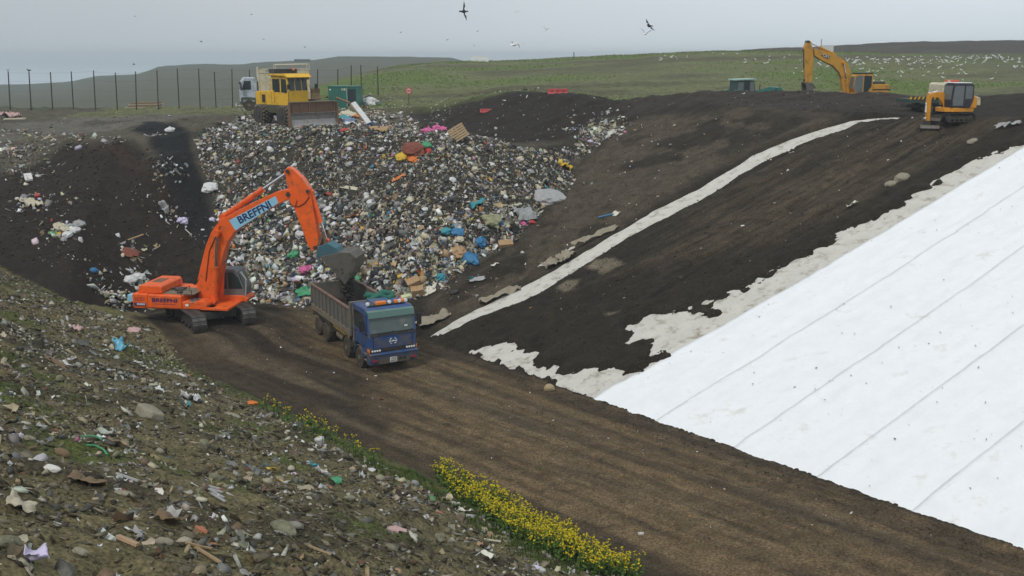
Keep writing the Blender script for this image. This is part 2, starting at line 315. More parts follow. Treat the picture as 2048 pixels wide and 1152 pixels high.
# fine tyre and track lines: stretched grain along the haul road and up the slope, colour and relief together
gm_ = MATS['soil']; N_ = gm_.node_tree.nodes; K_n = gm_.node_tree.links.new; bs = N_['Principled BSDF']
ra = N_.new('ShaderNodeAttribute'); ra.attribute_name = 'Rut'; sp_ = N_.new('ShaderNodeSeparateColor'); K_n(ra.outputs['Color'], sp_.inputs[0])
tcn = N_.new('ShaderNodeTexCoord'); heights = []; src = bs.inputs['Base Color'].links[0].from_socket
for ang, sc_, ch, lo_m, hi_m in ((R(-45.6), (3.4, .10, 1), 0, .82, 1.16), (R(-58), (3.0, .07, 1), 1, .55, 1.42)):
    m_ = N_.new('ShaderNodeMapping'); m_.vector_type = 'POINT'; r_ = N_.new('ShaderNodeVectorRotate'); r_.rotation_type = 'Z_AXIS'; r_.inputs['Angle'].default_value = ang if ch == 0 else R(58)
    K_n(tcn.outputs['Object'], r_.inputs['Vector']); K_n(r_.outputs[0], m_.inputs[0]); m_.inputs['Scale'].default_value = sc_
    z_ = N_.new('ShaderNodeTexNoise'); z_.inputs['Scale'].default_value = 1; z_.inputs['Detail'].default_value = 5; z_.inputs['Roughness'].default_value = .6; K_n(m_.outputs[0], z_.inputs['Vector'])
    mr_ = N_.new('ShaderNodeMapRange'); mr_.inputs[1].default_value = .32; mr_.inputs[2].default_value = .68; mr_.inputs[3].default_value = lo_m; mr_.inputs[4].default_value = hi_m; K_n(z_.outputs[0], mr_.inputs[0])
    mi_ = N_.new('ShaderNodeMix'); mi_.data_type = 'FLOAT'; mi_.inputs[2].default_value = 1.0; K_n(sp_.outputs[ch], mi_.inputs[0]); K_n(mr_.outputs[0], mi_.inputs[3])
    v_ = N_.new('ShaderNodeVectorMath'); v_.operation = 'SCALE'; K_n(src, v_.inputs[0]); K_n(mi_.outputs[0], v_.inputs['Scale']); src = v_.outputs[0]
    b_n = N_.new('ShaderNodeBump'); b_n.inputs['Distance'].default_value = .12; b_n.inputs['Strength'].default_value = .9; K_n(mi_.outputs[0], b_n.inputs['Height'])
    prev = bs.inputs['Normal'].links[0].from_socket; K_n(prev, b_n.inputs['Normal']); K_n(b_n.outputs[0], bs.inputs['Normal'])
K_n(src, bs.inputs['Base Color'])
ground = bpy.data.objects.new('ground', me); COL.objects.link(ground); tag(ground, kind='structure')
# ------------------------------------------------------------------ old geotextile under the soil
ss, vv = np.meshgrid(np.arange(.0, 34, .35), np.arange(-18, 62, .35))
uu = ss + 30.7 + .058 * vv; gxx = .714 * uu - .70 * vv; gyy = .70 * uu + .714 * vv
gzz = np.minimum(slope_plane(gxx, gyy), base(gxx, gyy) - .05) + .006 * fbm(gxx, gyy, 1.2, 3, 91)
me = grid_mesh('geotextile', gxx, gyy, gzz)
me.materials.append(mat('geotextile', (.50, .485, .44), .9, spec=.1, noise=.09, nscale=1.2, dirt=(.22, .185, .135), dirtamt=.26, dscale=1.6, fine=.05, bump=.06))
geo = tag(bpy.data.objects.new('geotextile', me), 'soiled cream geotextile lying on the right slope half covered by dark soil', 'geotextile'); COL.objects.link(geo)
# ------------------------------------------------------------------ new white liner laid in panels
toe = PP((1192, 802), (1320, 846), (1468, 905), (1640, 962), (1835, 1028)); toe = [np.array(p) for p in toe]
step = toe[-1] - toe[-2]; toe += [toe[-1] + step * (i + 1) for i in range(3)]
tops = [np.array(p) for p in PP((2048, 300), (2048, 376), (2048, 492))]
dirs = [(tops[i] - toe[i]) / np.linalg.norm(tops[i] - toe[i]) for i in range(3)] ; dirs += [dirs[-1]] * (len(toe) - 3)
liner = empty('white_liner', (0, 0, 0)); tag(liner, 'clean white liner fabric laid in overlapping panels up the right slope', 'liner')
wm = mat('white_fabric', (.735, .75, .765), .7, spec=.25, noise=.05, nscale=.8, dirt=(.55, .53, .48), dirtamt=.10, dscale=.8, bump=.9)
for i in range(len(toe) - 1):
    t = np.arange(-1.2, 31, .22); w = np.linspace(-.06, 1, 22)
    T, Wd = np.meshgrid(t, w)
    A = toe[i]; B = toe[i + 1]
    bow = -.35 * np.sin(np.clip(T / 30, 0, 1) * math.pi)                       # the cut edge is not quite straight
    wob = 0
    px_ = (A[0] + (T + wob) * dirs[i][0]) * (1 - Wd) + (B[0] + (T + wob) * dirs[i + 1][0]) * Wd
    py_ = (A[1] + (T + wob) * dirs[i][1]) * (1 - Wd) + (B[1] + (T + wob) * dirs[i + 1][1]) * Wd + bow * .6
    px_ = px_ - bow * .5
    wr = fbm((px_ * .85 + py_ * .53) * .35, (px_ * .53 - py_ * .85) * 1.6, 1.0, 4, 196); wr2 = fbm(px_ * .9 + py_ * .2, (px_ * .3 - py_ * .8) * 1.8, .55, 3, 296)
    pz_ = slope_plane(px_, py_) + .10 - .06 * sstep(1.0, -.3, T) + .014 * sstep(.02, -.05, Wd) + .010 * np.exp(-((Wd - .02) / .02) ** 2) - .11 * np.abs(wr) + .03 * wr2 \
        + .035 * fbm(px_ * .85 + py_ * .53, (px_ * .53 - py_ * .85) * 2.2, 2.2, 3, 96) + .012 * fbm(px_, py_, .8, 2, 99)
    me = grid_mesh('liner_panel', px_, py_, pz_); me.materials.append(wm)
    o = bpy.data.objects.new('liner_panel', me); COL.objects.link(o); o.parent = liner
    sm = o.modifiers.new('thick', 'SOLIDIFY'); sm.thickness = .008; sm.offset = 1
sx, sy = np.meshgrid(np.linspace(-2700, 2700, 40), np.linspace(260, 3300, 30))
me = grid_mesh('sea', sx, sy, sx * 0 - 6.5); wm_ = mat('sea_haze_tone', (.40, .455, .49), .8, spec=0); me.materials.append(wm_)  # horizon haze is painted into the sea's pale matt colour
o = bpy.data.objects.new('sea', me); COL.objects.link(o); tag(o, kind='structure')
# ------------------------------------------------------------------ air
hz = bpy.data.meshes.new('haze'); bm = bmesh.new(); bmesh.ops.create_cube(bm, size=1); bm.to_mesh(hz); bm.free()
haze = bpy.data.objects.new('haze', hz); COL.objects.link(haze); haze.scale = (5700, 4300, 40.0); haze.location = (0, 1350, -14.5 + 20); tag(haze, kind='stuff')
hm = bpy.data.materials.new('haze'); hm.use_nodes = True; hn = hm.node_tree.nodes; hn.remove(hn['Principled BSDF'])
pv = hn.new('ShaderNodeVolumePrincipled'); pv.inputs['Color'].default_value = (.85, .94, 1, 1); pv.inputs['Density'].default_value = .00055; pv.inputs['Anisotropy'].default_value = .1
hm.node_tree.links.new(pv.outputs[0], hn['Material Output'].inputs['Volume']); hz.materials.append(hm)
# ================================================================== mesh builder
class MB:
    def __init__(s): s.v = []; s.f = []
    def add(s, vs, fs):
        k = len(s.v); s.v += [tuple(p) for p in vs]; s.f += [tuple(i + k for i in f) for f in fs]; return s
    def box(s, x0, x1, y0, y1, z0, z1, M=None, taper=None):
        v = [(x0, y0, z0), (x1, y0, z0), (x1, y1, z0), (x0, y1, z0), (x0, y0, z1), (x1, y0, z1), (x1, y1, z1), (x0, y1, z1)]
        if taper:
            cx, cy = (x0 + x1) / 2, (y0 + y1) / 2
            v = v[:4] + [(cx + (a - cx) * taper, cy + (b - cy) * taper, c) for a, b, c in v[4:]]
        if M is not None: v = [M @ Vector(p) for p in v]
        return s.add(v, [(0, 3, 2, 1), (4, 5, 6, 7), (0, 1, 5, 4), (1, 2, 6, 5), (2, 3, 7, 6), (3, 0, 4, 7)])
    def prism(s, P, a, b, ax='y', M=None):
        """closed polygon P extruded from a to b along an axis; P is (x,z) for y, (x,y) for z, (y,z) for x"""
        ar = sum(P[i][0] * P[(i + 1) % len(P)][1] - P[(i + 1) % len(P)][0] * P[i][1] for i in range(len(P)))
        if ar < 0: P = P[::-1]
        g = {'y': lambda p, t: (p[0], t, p[1]), 'z': lambda p, t: (p[0], p[1], t), 'x': lambda p, t: (t, p[0], p[1])}[ax]
        n = len(P); v = [g(p, a) for p in P] + [g(p, b) for p in P]
        if M is not None: v = [M @ Vector(p) for p in v]
        f = [tuple(range(n)), tuple(range(2 * n - 1, n - 1, -1))] + [(i, i + n, (i + 1) % n + n, (i + 1) % n) for i in range(n)]
        if ax == 'y': pass
        else: f = [t[::-1] for t in f]
        if b < a: f = [t[::-1] for t in f]
        return s.add(v, f)
    def tube(s, pts, r, n=8, r2=None, cap=True):
        pts = [Vector(p) for p in pts]; k = len(pts); rs = [r + (r2 - r) * i / (k - 1) if r2 is not None else r for i in range(k)]
        vs = []; prev = None
        for i, p in enumerate(pts):
            d = (pts[min(i + 1, k - 1)] - pts[max(i - 1, 0)]).normalized()
            if prev is None:
                a = d.orthogonal().normalized()
            else:
                a = (prev - d * prev.dot(d)).normalized()
            prev = a; b = d.cross(a)
            vs += [p + (a * math.cos(2 * math.pi * j / n) + b * math.sin(2 * math.pi * j / n)) * rs[i] for j in range(n)]
        f = [(i * n + j, i * n + (j + 1) % n, (i + 1) * n + (j + 1) % n, (i + 1) * n + j) for i in range(k - 1) for j in range(n)]
        if cap: f += [tuple(range(n - 1, -1, -1)), tuple(range((k - 1) * n, k * n))]
        return s.add(vs, f)
    def bar(s, p, q, w, h, up=(0, 0, 1)):
        p, q = Vector(p), Vector(q); d = (q - p).normalized(); u = Vector(up); u = (u - d * u.dot(d))
        u = u.normalized() if u.length > 1e-4 else d.orthogonal().normalized(); r = d.cross(u)
        v = [a + r * x * w / 2 + u * z * h / 2 for a in (p, q) for x, z in ((-1, -1), (1, -1), (1, 1), (-1, 1))]
        return s.add(v, [(3, 2, 1, 0), (4, 5, 6, 7), (0, 1, 5, 4), (1, 2, 6, 5), (2, 3, 7, 6), (3, 0, 4, 7)])
    def lathe(s, prof, c=(0, 0, 0), n=20, ax='y'):
        """profile of (radius, offset along the axis)"""
        v = []; k = len(prof)
        for r, t in prof:
            for j in range(n):
                a = 2 * math.pi * j / n; ca, sa = r * math.cos(a), r * math.sin(a)
                p = {'y': (ca, t, sa), 'z': (ca, sa, t), 'x': (t, ca, sa)}[ax]; v.append((c[0] + p[0], c[1] + p[1], c[2] + p[2]))
        f = [(i * n + j, (i + 1) * n + j, (i + 1) * n + (j + 1) % n, i * n + (j + 1) % n) for i in range(k - 1) for j in range(n)]
        if prof[0][0] > 1e-4: f.append(tuple(range(n)))
        if prof[-1][0] > 1e-4: f.append(tuple(range(k * n - 1, (k - 1) * n - 1, -1)))
        return s.add(v, f)
    def xf(s, M): s.v = [tuple(M @ Vector(p)) for p in s.v]; return s
    def mesh(s, name, m, smooth=False):
        me = bpy.data.meshes.new(name); me.from_pydata(s.v, [], s.f)
        bm = bmesh.new(); bm.from_mesh(me); bmesh.ops.recalc_face_normals(bm, faces=bm.faces); bm.to_mesh(me); bm.free()
        if m: me.materials.append(m)
        if smooth: me.polygons.foreach_set('use_smooth', [True] * len(me.polygons))
        return me
    def build(s, name, m, parent=None, bevel=0, smooth=False):
        o = bpy.data.objects.new(name, s.mesh(name, m, smooth)); COL.objects.link(o)
        if parent: o.parent = parent
        if bevel:
            b = o.modifiers.new('edge', 'BEVEL'); b.width = bevel; b.segments = 2; b.limit_method = 'ANGLE'; b.angle_limit = .6
        return o
def dupl(o, parent, loc=None, rot=None):
    c = o.copy(); COL.objects.link(c); c.parent = parent
    if loc is not None: c.location = loc
    if rot is not None: c.rotation_euler = rot
    return c
def copy_tree(o, parent=None):
    c = o.copy(); COL.objects.link(c); c.parent = parent
    for ch in list(o.children): copy_tree(ch, c)
    return c
def text_mesh(s, size, m, ext=.004, bold=.0, name='lettering', sx=1):
    cu = bpy.data.curves.new('t', 'FONT'); cu.body = s; cu.size = size; cu.extrude = ext; cu.align_x = 'CENTER'; cu.align_y = 'CENTER'; cu.offset = bold; cu.resolution_u = 2
    o = bpy.data.objects.new('t', cu); COL.objects.link(o); dg = bpy.context.evaluated_depsgraph_get()
    me = bpy.data.meshes.new_from_object(o.evaluated_get(dg)); bpy.data.objects.remove(o); bpy.data.curves.remove(cu)
    me.name = name; me.materials.clear(); me.materials.append(m)
    if sx != 1: me.transform(Matrix.Diagonal((sx, 1, 1, 1)))
    return me
def text(s, size, m, parent, origin, right, up, name='lettering', bold=0, sx=1):
    me = text_mesh(s, size, m, bold=bold, name=name, sx=sx); r = Vector(right).normalized(); u = Vector(up).normalized(); n = r.cross(u)
    M = Matrix((r, u, n)).transposed().to_4x4(); M.translation = Vector(origin); me.transform(M)
    o = bpy.data.objects.new(name, me); COL.objects.link(o); o.parent = parent; return o
def local_px(root, px, py, yl=0):
    """where the sight line through a pixel meets the machine's own fore-and-aft plane y = yl"""
    th = root.rotation_euler.z; f = np.array([math.cos(th), math.sin(th), 0]); l = np.array([-math.sin(th), math.cos(th), 0]); o = np.array(root.location) + l * yl
    d = ray(px, py); t = (o - np.array([0, 0, EYE])).dot(l) / d.dot(l); P = d * t + np.array([0, 0, EYE]) - o
    return (float(P.dot(f)) / root.scale[0], float(P[2]) / root.scale[0])
# ================================================================== materials of made things
orange = mat('orange_paint', (.78, .115, .012), .38, spec=.5, noise=.14, nscale=1.5, dirt=(.22, .09, .04), dirtamt=.24, dscale=2.6)
steel_dark = mat('dark_steel', (.035, .033, .031), .6, spec=.4, noise=.3, nscale=4, dirt=(.06, .048, .034), dirtamt=.5)
rubber = mat('rubber', (.022, .021, .02), .85, spec=.2, noise=.2, dirt=(.085, .068, .047), dirtamt=.7, dscale=4)
chrome = mat('rod_chrome', (.75, .75, .75), .2, 1)
glass = mat('tinted_glass', (.022, .032, .034), .12, spec=.45, noise=.15, nscale=1)
screen = mat('windscreen_glass', (.06, .085, .08), .2, spec=.55, noise=.2, nscale=1.2, dirt=(.16, .16, .14), dirtamt=.25, dscale=1.5)
grey_glass = mat('dusty_glass', (.12, .135, .135), .3, spec=.5, noise=.2, nscale=2)
navy = mat('navy_lettering', (.014, .020, .10), .5)
skyblue = mat('pale_blue_panel', (.26, .52, .68), .45, noise=.08, nscale=2, dirt=(.25, .3, .3), dirtamt=.15)
white_p = mat('white_paint', (.72, .72, .70), .5, noise=.08, dirt=(.35, .31, .25), dirtamt=.25)
blue_cab = mat('blue_paint', (.020, .066, .195), .35, spec=.5, noise=.16, nscale=1.5, dirt=(.11, .09, .065), dirtamt=.36, dscale=2.4)
blue_dirty = mat('dusty_blue_paint', (.032, .06, .14), .55, noise=.2, nscale=2, dirt=(.12, .09, .06), dirtamt=.45, dscale=2.5)
body_grey = mat('tipper_grey', (.115, .115, .112), .6, noise=.2, nscale=2, dirt=(.17, .145, .10), dirtamt=.45, dscale=1.6)
body_rail = mat('rusty_rail', (.20, .125, .095), .7, noise=.25, nscale=3, dirt=(.10, .06, .04), dirtamt=.4)
body_in = mat('tipper_inside', (.075, .065, .055), .75, noise=.3, nscale=2, dirt=(.04, .032, .024), dirtamt=.5)
black_p = mat('black_plastic', (.018, .018, .019), .5, noise=.1)
amber = mat('amber_lens', (.75, .20, .02), .25, spec=.6)
red_lens = mat('red_lens', (.35, .02, .02), .3)
clear = mat('clear_lens', (.72, .74, .74), .12, spec=.8)
yellow_p = mat('yellow_paint', (.68, .40, .018), .45, noise=.12, nscale=2, dirt=(.22, .14, .05), dirtamt=.25, dscale=2)
cat_yellow = mat('ochre_paint', (.50, .25, .020), .5, noise=.12, nscale=2, dirt=(.20, .11, .04), dirtamt=.35, dscale=2)
mini_yellow = mat('amber_paint', (.62, .26, .014), .45, noise=.12, nscale=3, dirt=(.22, .12, .04), dirtamt=.25, dscale=3)
green_p = mat('green_paint', (.025, .15, .115), .5, noise=.12, nscale=2, dirt=(.06, .09, .07), dirtamt=.3)
teal_p = mat('teal_paint', (.03, .13, .17), .5, noise=.15, nscale=3, dirt=(.07, .08, .08), dirtamt=.4)
worn = mat('worn_steel', (.30, .29, .28), .35, .5, noise=.15, nscale=3, dirt=(.16, .12, .08), dirtamt=.3)
shoe_m = mat('shoe_steel', (.17, .16, .15), .42, .5, noise=.25, nscale=5, dirt=(.06, .05, .038), dirtamt=.5, dscale=5)
rusty = mat('rusty_steel', (.20, .095, .05), .75, noise=.3, nscale=4, dirt=(.10, .08, .06), dirtamt=.5, dscale=4)
bucket_m = mat('bucket_steel', (.14, .13, .112), .5, .3, noise=.25, nscale=3, dirt=(.05, .042, .032), dirtamt=.4)
cream_p = mat('cream_paint', (.55, .50, .36), .55, noise=.1, nscale=2, dirt=(.28, .24, .16), dirtamt=.3)
soil_m = mat('dug_soil', (.030, .023, .016), .95, spec=.1, noise=.4, nscale=4, bump=.8)
tan_dust = mat('dusty_steel', (.19, .155, .105), .8, noise=.3, nscale=3, dirt=(.09, .075, .055), dirtamt=.4)

def oval_track(L, r, n=60):
    """closed belt line: flat top and bottom runs with round ends, as (x, z, angle)"""
    per = 2 * L + 2 * math.pi * r; out = []
    for i in range(n):
        s = per * i / n
        if s < L: out.append((-L / 2 + s, 0, 0))
        elif s < L + math.pi * r: a = (s - L) / r; out.append((L / 2 + r * math.sin(a), r - r * math.cos(a), a))
        elif s < 2 * L + math.pi * r: out.append((L / 2 - (s - L - math.pi * r), 2 * r, math.pi))
        else: a = (s - 2 * L - math.pi * r) / r; out.append((-L / 2 - r * math.sin(a), r + r * math.cos(a), math.pi + a))
    return out
def make_track(root, y, L, r, w, M, nsh, shoe_mat, belt_mat, frame_mat, roller_n=5):
    b = MB(); P = [(x, z) for x, z, a in oval_track(L, r, 40)]; Q = [(x * .995, r + (z - r) * .86) for x, z in P]
    # belt as a closed ring
    n = len(P); v = []
    for (x, z), (x2, z2) in zip(P, Q): v += [(x, y - w * .32, z + .0), (x, y + w * .32, z), (x2, y + w * .32, z2), (x2, y - w * .32, z2)]
    f = []
    for i in range(n):
        j = (i + 1) % n
        for k in range(4): f.append((i * 4 + k, j * 4 + k, j * 4 + (k + 1) % 4, i * 4 + (k + 1) % 4))
    b.add(v, f); b.xf(M); t = b.build('track', belt_mat, root)
    sm = None
    for x, z, a in oval_track(L, r, nsh):
        if sm is None:
            s = MB(); q = (2 * L + 2 * math.pi * r) / nsh
            s.box(-q * .46, q * .46, -w / 2, w / 2, -.03, .012); s.box(-q * .30, -q * .16, -w / 2, w / 2, -.065, -.03); s.box(q * .2, q * .32, -w / 2, w / 2, -.055, -.03)
            sm = s.mesh('track_shoe', shoe_mat)
        o = bpy.data.objects.new('track_shoe', sm); COL.objects.link(o); o.parent = t
        o.matrix_local = M @ Matrix.Translation((x, y, z)) @ Matrix.Rotation(-a, 4, 'Y')
    MB().box(-L / 2 + .1, L / 2 - .1, y - w * .22, y + w * .22, r * .55, r * 1.5).xf(M).build('track_frame', frame_mat, t, .02)
    for sx in (-1, 1): MB().lathe([(.05, -w * .3), (r * .80, -w * .26), (r * .80, w * .26), (.05, w * .3)], (sx * L / 2, y, r), 18).xf(M).build('idler' if sx > 0 else 'sprocket', frame_mat, t)
    rb = MB()
    for i in range(roller_n): rb.lathe([(.04, -w * .3), (r * .26, -w * .3), (r * .26, w * .3), (.04, w * .3)], (-L / 2 + L * (i + .5) / roller_n, y, r * .40), 10)
    rb.xf(M).build('rollers', frame_mat, t)
    return t
def cylinder_ram(root, p, q, y, r, frac, paint, name='hydraulic_ram'):
    p, q = Vector((p[0], y, p[1])), Vector((q[0], y, q[1])); m = p.lerp(q, frac)
    b = MB().tube([p, m], r, 10); b.tube([m - (q - p).normalized() * .08, m], r * 1.18, 10)
    o = b.build(name, paint, root, smooth=False); MB().tube([m, q], r * .5, 8).build('piston_rod', chrome, o)
    for c in (p, q): MB().lathe([(.03, -r * 1.3), (r * 1.1, -r * 1.3), (r * 1.1, r * 1.3), (.03, r * 1.3)], c, 10).build('ram_eye', paint, o)
    return o
def pin(root, p, r, y0, y1, m, name='pivot_pin'):
    return MB().lathe([(.01, y0), (r, y0), (r, y1), (.01, y1)], (p[0], 0, p[1]), 12).build(name, m, root)

# ================================================================== orange excavator
ex = empty('orange_excavator', (-17.0, 54.8, float(GZ(-17.0, 54.8)) - .02), R(-8))
tag(ex, 'large orange tracked excavator tipping soil from its bucket into the blue tipper lorry', 'excavator')
L_ = lambda px, py, yl=0: local_px(ex, px, py, yl)
Mt = Matrix.Rotation(R(-47), 4, 'Z')
for sy in (-1, 1): make_track(ex, sy * 1.38, 4.1, .47, .74, Mt, 50, shoe_m, steel_dark, steel_dark, 7)
MB().box(-1.5, 1.5, -1.05, 1.05, .45, .85).box(-.8, .8, -1.4, 1.4, .5, .8).xf(Mt).build('chassis', steel_dark, ex, .03)
MB().lathe([(.05, .84), (1.05, .84), (1.05, 1.08), (.05, 1.08)], (0, 0, 0), 24, 'z').build('slew_ring', steel_dark, ex)
NY = -1.58
H0, H1 = 1.05, 2.12
MB().box(-3.7, 1.75, -1.5, 1.5, 1.04, 1.22).build('deck_frame', orange, ex, .02)
cw = [(-3.76, -1.5), (-3.72, -.9), (-3.88, -.5), (-3.94, 0), (-3.88, .5), (-3.72, .9), (-3.76, 1.5), (-2.85, 1.55), (-2.85, -1.55)]
MB().prism([(p[0], p[1]) for p in cw], 1.1, 2.14, 'z').build('counterweight', orange, ex, .06)
side = MB().prism([(-2.83, 1.10), (-2.83, 2.12), (-.86, 2.06), (-.86, 1.10)], NY, -.35, 'y').build('engine_housing', orange, ex, .05)
for x in (-1.85,): MB().box(x - .008, x + .008, NY - .004, NY + .02, 1.14, 2.05).build('panel_seam', steel_dark, side)
MB().prism([(-2.83, 1.10), (-2.83, 2.10), (-1.0, 2.02), (-.1, 1.9), (-.1, 1.1)], .38, 1.56, 'y').build('tank_housing', orange, ex, .05)
MB().prism([(-.83, 1.10), (-.83, 1.66), (-.05, 1.66), (.05, 1.55), (.20, 1.12)], NY, -.55, 'y').build('tool_box', orange, ex, .04)
MB().box(-.5, -.1, NY + .1, -.7, 1.662, 1.70).build('step_plate', worn, ex)
MB().prism([(.05, 1.12), (.12, 1.72), (.32, 1.72), (.52, 1.42), (.50, 1.12)], -1.5, -.75, 'y').build('front_guard', orange, ex, .03)
MB().box(.42, .85, -1.35, -.7, 1.10, 1.22).build('foot_step', orange, ex, .02)
hb = MB().prism([(-3.50, 2.13), (-3.44, 2.62), (-3.32, 2.74), (-2.25, 2.74), (-2.12, 2.62), (-2.08, 2.13)], -1.32, 1.25, 'y').build('engine_hood', orange, ex, .06)
MB().box(-3.1, -2.5, -.5, .5, 2.742, 2.752).build('hood_grille', rusty, hb)
MB().tube([(-3.6, 1.15, 2.1), (-3.6, 1.15, 2.95), (-3.7, 1.15, 3.1)], .07, 8).build('exhaust_pipe', steel_dark, ex)
dk = MB().box(-2.2, -.3, -1.2, .35, 2.06, 2.13); dk.build('deck_plate', tan_dust, ex)
e = MB(); e.lathe([(.02, 2.13), (.16, 2.13), (.16, 2.26), (.02, 2.28)], (-1.2, -1.0, 0), 12, 'z'); e.lathe([(.02, 2.13), (.12, 2.13), (.12, 2.3), (.02, 2.3)], (-1.9, -.3, 0), 10, 'z'); e.box(-1.7, -1.3, -.6, .1, 2.13, 2.27); e.build('filler_caps', steel_dark, ex)
e = MB(); e.tube([(-.9, -1.45, 2.08), (-.9, -1.45, 2.5), (-.3, -1.45, 2.5), (-.3, -1.45, 1.7)], .022, 6); e.tube([(-.9, -1.45, 2.5), (-.9, -.4, 2.5), (-.9, -.4, 2.1)], .022, 6); e.build('hand_rail', steel_dark, ex)
e = MB()
for k in range(5): e.tube([(-.6 - .1 * k, -.35 + .12 * k, 2.1), (-.3, -.3 + .1 * k, 2.5 + .08 * k), (.2, -.25 + .1 * k, 2.35 + .1 * k), (.25, -.2 + .1 * k, 1.8)], .03, 6)
e.build('hydraulic_hoses', black_p, ex)
# lettering on the housing
text('BREFFNI', .40, navy, side, (-1.83, NY - .008, 1.70), (1, 0, 0), (0, 0, 1), 'lettering', .012, 1.02)
for (x0, x1, z) in ((-2.55, -1.2, 1.42),): MB().box(x0, x1, NY - .006, NY - .001, z - .035, z + .035).build('faded_print', mat('faded_print', (.42, .06, .05), .5, noise=.5, nscale=14), side)
cwo = [o for o in ex.children if o.name.startswith('counterweight')][0]
MB().box(-3.66, -2.95, -1.565, -1.553, 1.26, 1.47).build('phone_number_plate', mat('number_strip', (.04, .04, .12), .5, noise=.3, nscale=9), cwo)

pm = MB()
for k in range(6): pm.box(-3.46 + k * .08, -3.41 + k * .08, -1.572, -1.566, 1.30, 1.43)
tag(pm.build('number_marks', white_p, cwo), kind='stuff')
for z in (1.86, 1.70): MB().box(-3.6, -3.0, -1.563, -1.552, z - .02, z + .02).build('faded_print', MATS['faded_print'], cwo)
MB().box(-4.06, -3.74, -1.45, -.95, 1.5, 2.0).build('blue_plate', skyblue, cwo, .01)
MB().lathe([(.055, -.01), (.105, -.01), (.105, .0), (.055, .0)], (-.55, NY - .004, 1.42), 20).build('ring_badge', white_p, ex)
# the superstructure sits low over the tracks
for o in list(ex.children):
    if o.name.split('.')[0] in ('counterweight', 'engine_housing', 'tank_housing', 'engine_hood', 'deck_plate', 'filler_caps', 'hand_rail', 'tool_box', 'step_plate', 'front_guard', 'exhaust_pipe', 'blue_plate', 'ring_badge', 'foot_step', 'deck_frame'):
        for q in [o] + list(o.children): q.data.transform(Matrix.Translation((0, 0, .98)) @ Matrix.Diagonal((1, 1, .74, 1)) @ Matrix.Translation((0, 0, -1.05)))
# boom
boomP = [L_(*p) for p in [(403, 592), (398, 566), (408, 522), (417, 488), (427, 463), (445, 438), (505, 406), (557, 382), (577, 377), (587, 384), (585, 395), (561, 407), (515, 433), (473, 463), (459, 484), (450, 511), (441, 550), (434, 586), (425, 598)]]
boom = MB().prism(boomP, -.33, .33).build('boom', orange, ex, .025)
bp = [L_(*p, -.34) for p in [(458, 441), (551, 392), (557, 406), (471, 461)]]
pa = MB().prism(bp, -.345, -.332).build('name_panel', skyblue, boom)
pc = np.mean(np.array(bp), 0); rd = np.array(bp[1]) - np.array(bp[0]); rd /= np.linalg.norm(rd); upv = np.array([-rd[1], rd[0]])
text('BREFFNI', .56, navy, boom, (pc[0], -.352, pc[1]), (rd[0], 0, rd[1]), (upv[0], 0, upv[1]), 'lettering', .014, 1.06)
stickP = [L_(*p) for p in [(574, 338), (580, 333), (590, 338), (607, 355), (622, 377), (624, 388), (642, 487), (640, 498), (627, 500), (619, 489), (597, 430), (584, 398), (576, 362)]]
stick = MB().prism(stickP, -.27, .27).build('stick', orange, ex, .025)
MB().prism([L_(*p) for p in [(577, 378), (587, 376), (598, 398), (594, 412), (585, 405)]], -.36, .36).build('boom_fork', orange, boom, .02)
for p, r in (((581, 387), .13), ((579, 341), .10), ((619, 381), .09), ((634, 493), .10), ((442, 463), .13)): pin(ex, L_(*p), r, -.40, .40, steel_dark)
cylinder_ram(ex, L_(446, 433), L_(576, 344), 0, .15, .62, orange)
MB().prism([L_(*p) for p in [(438, 446), (442, 430), (452, 431), (458, 436)]], -.12, .12).build('ram_bracket', orange, boom)
cylinder_ram(ex, L_(623, 384), L_(654, 482), 0, .12, .62, orange)
for y in (-.50, .50): cylinder_ram(ex, L_(436, 596), L_(442, 463), y, .16, .5, orange)
MB().tube([(L_(417, 560)[0], -.36, L_(417, 560)[1]), (L_(424, 500)[0], -.36, L_(424, 500)[1]), (L_(446, 450)[0], -.36, L_(446, 450)[1])], .022, 6).build('hose', black_p, boom)
e = MB(); q = [L_(590, 408), L_(600, 412), L_(614, 404), L_(622, 392)]; e.tube([(a, -.30, b) for a, b in q], .02, 6); e.build('hose', black_p, stick)
for (a, b, c, d_) in ((640, 490, 650, 462), (655, 485, 650, 462)):
    for y in (-.3, .3): MB().bar((*L_(a, b)[:1], y, L_(a, b)[1]), (L_(c, d_)[0], y, L_(c, d_)[1]), .05, .14).build('bucket_link', rusty, ex)
MB().prism([L_(*p) for p in [(638, 501), (640, 491), (660, 483), (678, 493), (686, 505), (665, 508), (642, 513)]], -.5, .5).build('quick_hitch', teal_p, ex, .03)
bk = [L_(*p) for p in [(650, 508), (664, 506), (690, 499), (710, 500), (720, 511), (719, 528), (709, 548), (699, 562)]]
W2 = .85; v = []; 
for x, z in bk: v += [(x, -W2, z), (x, W2, z)]
bkm = MB(); bkm.add(v, [(i * 2, i * 2 + 1, i * 2 + 3, i * 2 + 2) for i in range(len(bk) - 1)])
b_ = bkm.build('bucket', bucket_m, ex); sm = b_.modifiers.new('t', 'SOLIDIFY'); sm.thickness = .05
for y in (-W2, W2): MB().prism(bk, y - .02, y + .02).build('bucket_side', bucket_m, b_)
for k in range(5):
    y = -.68 + k * .34; p = bk[-1]; MB().bar((p[0], y, p[1]), (p[0] - .12, y, p[1] - .22), .10, .05).build('bucket_tooth', worn, b_)
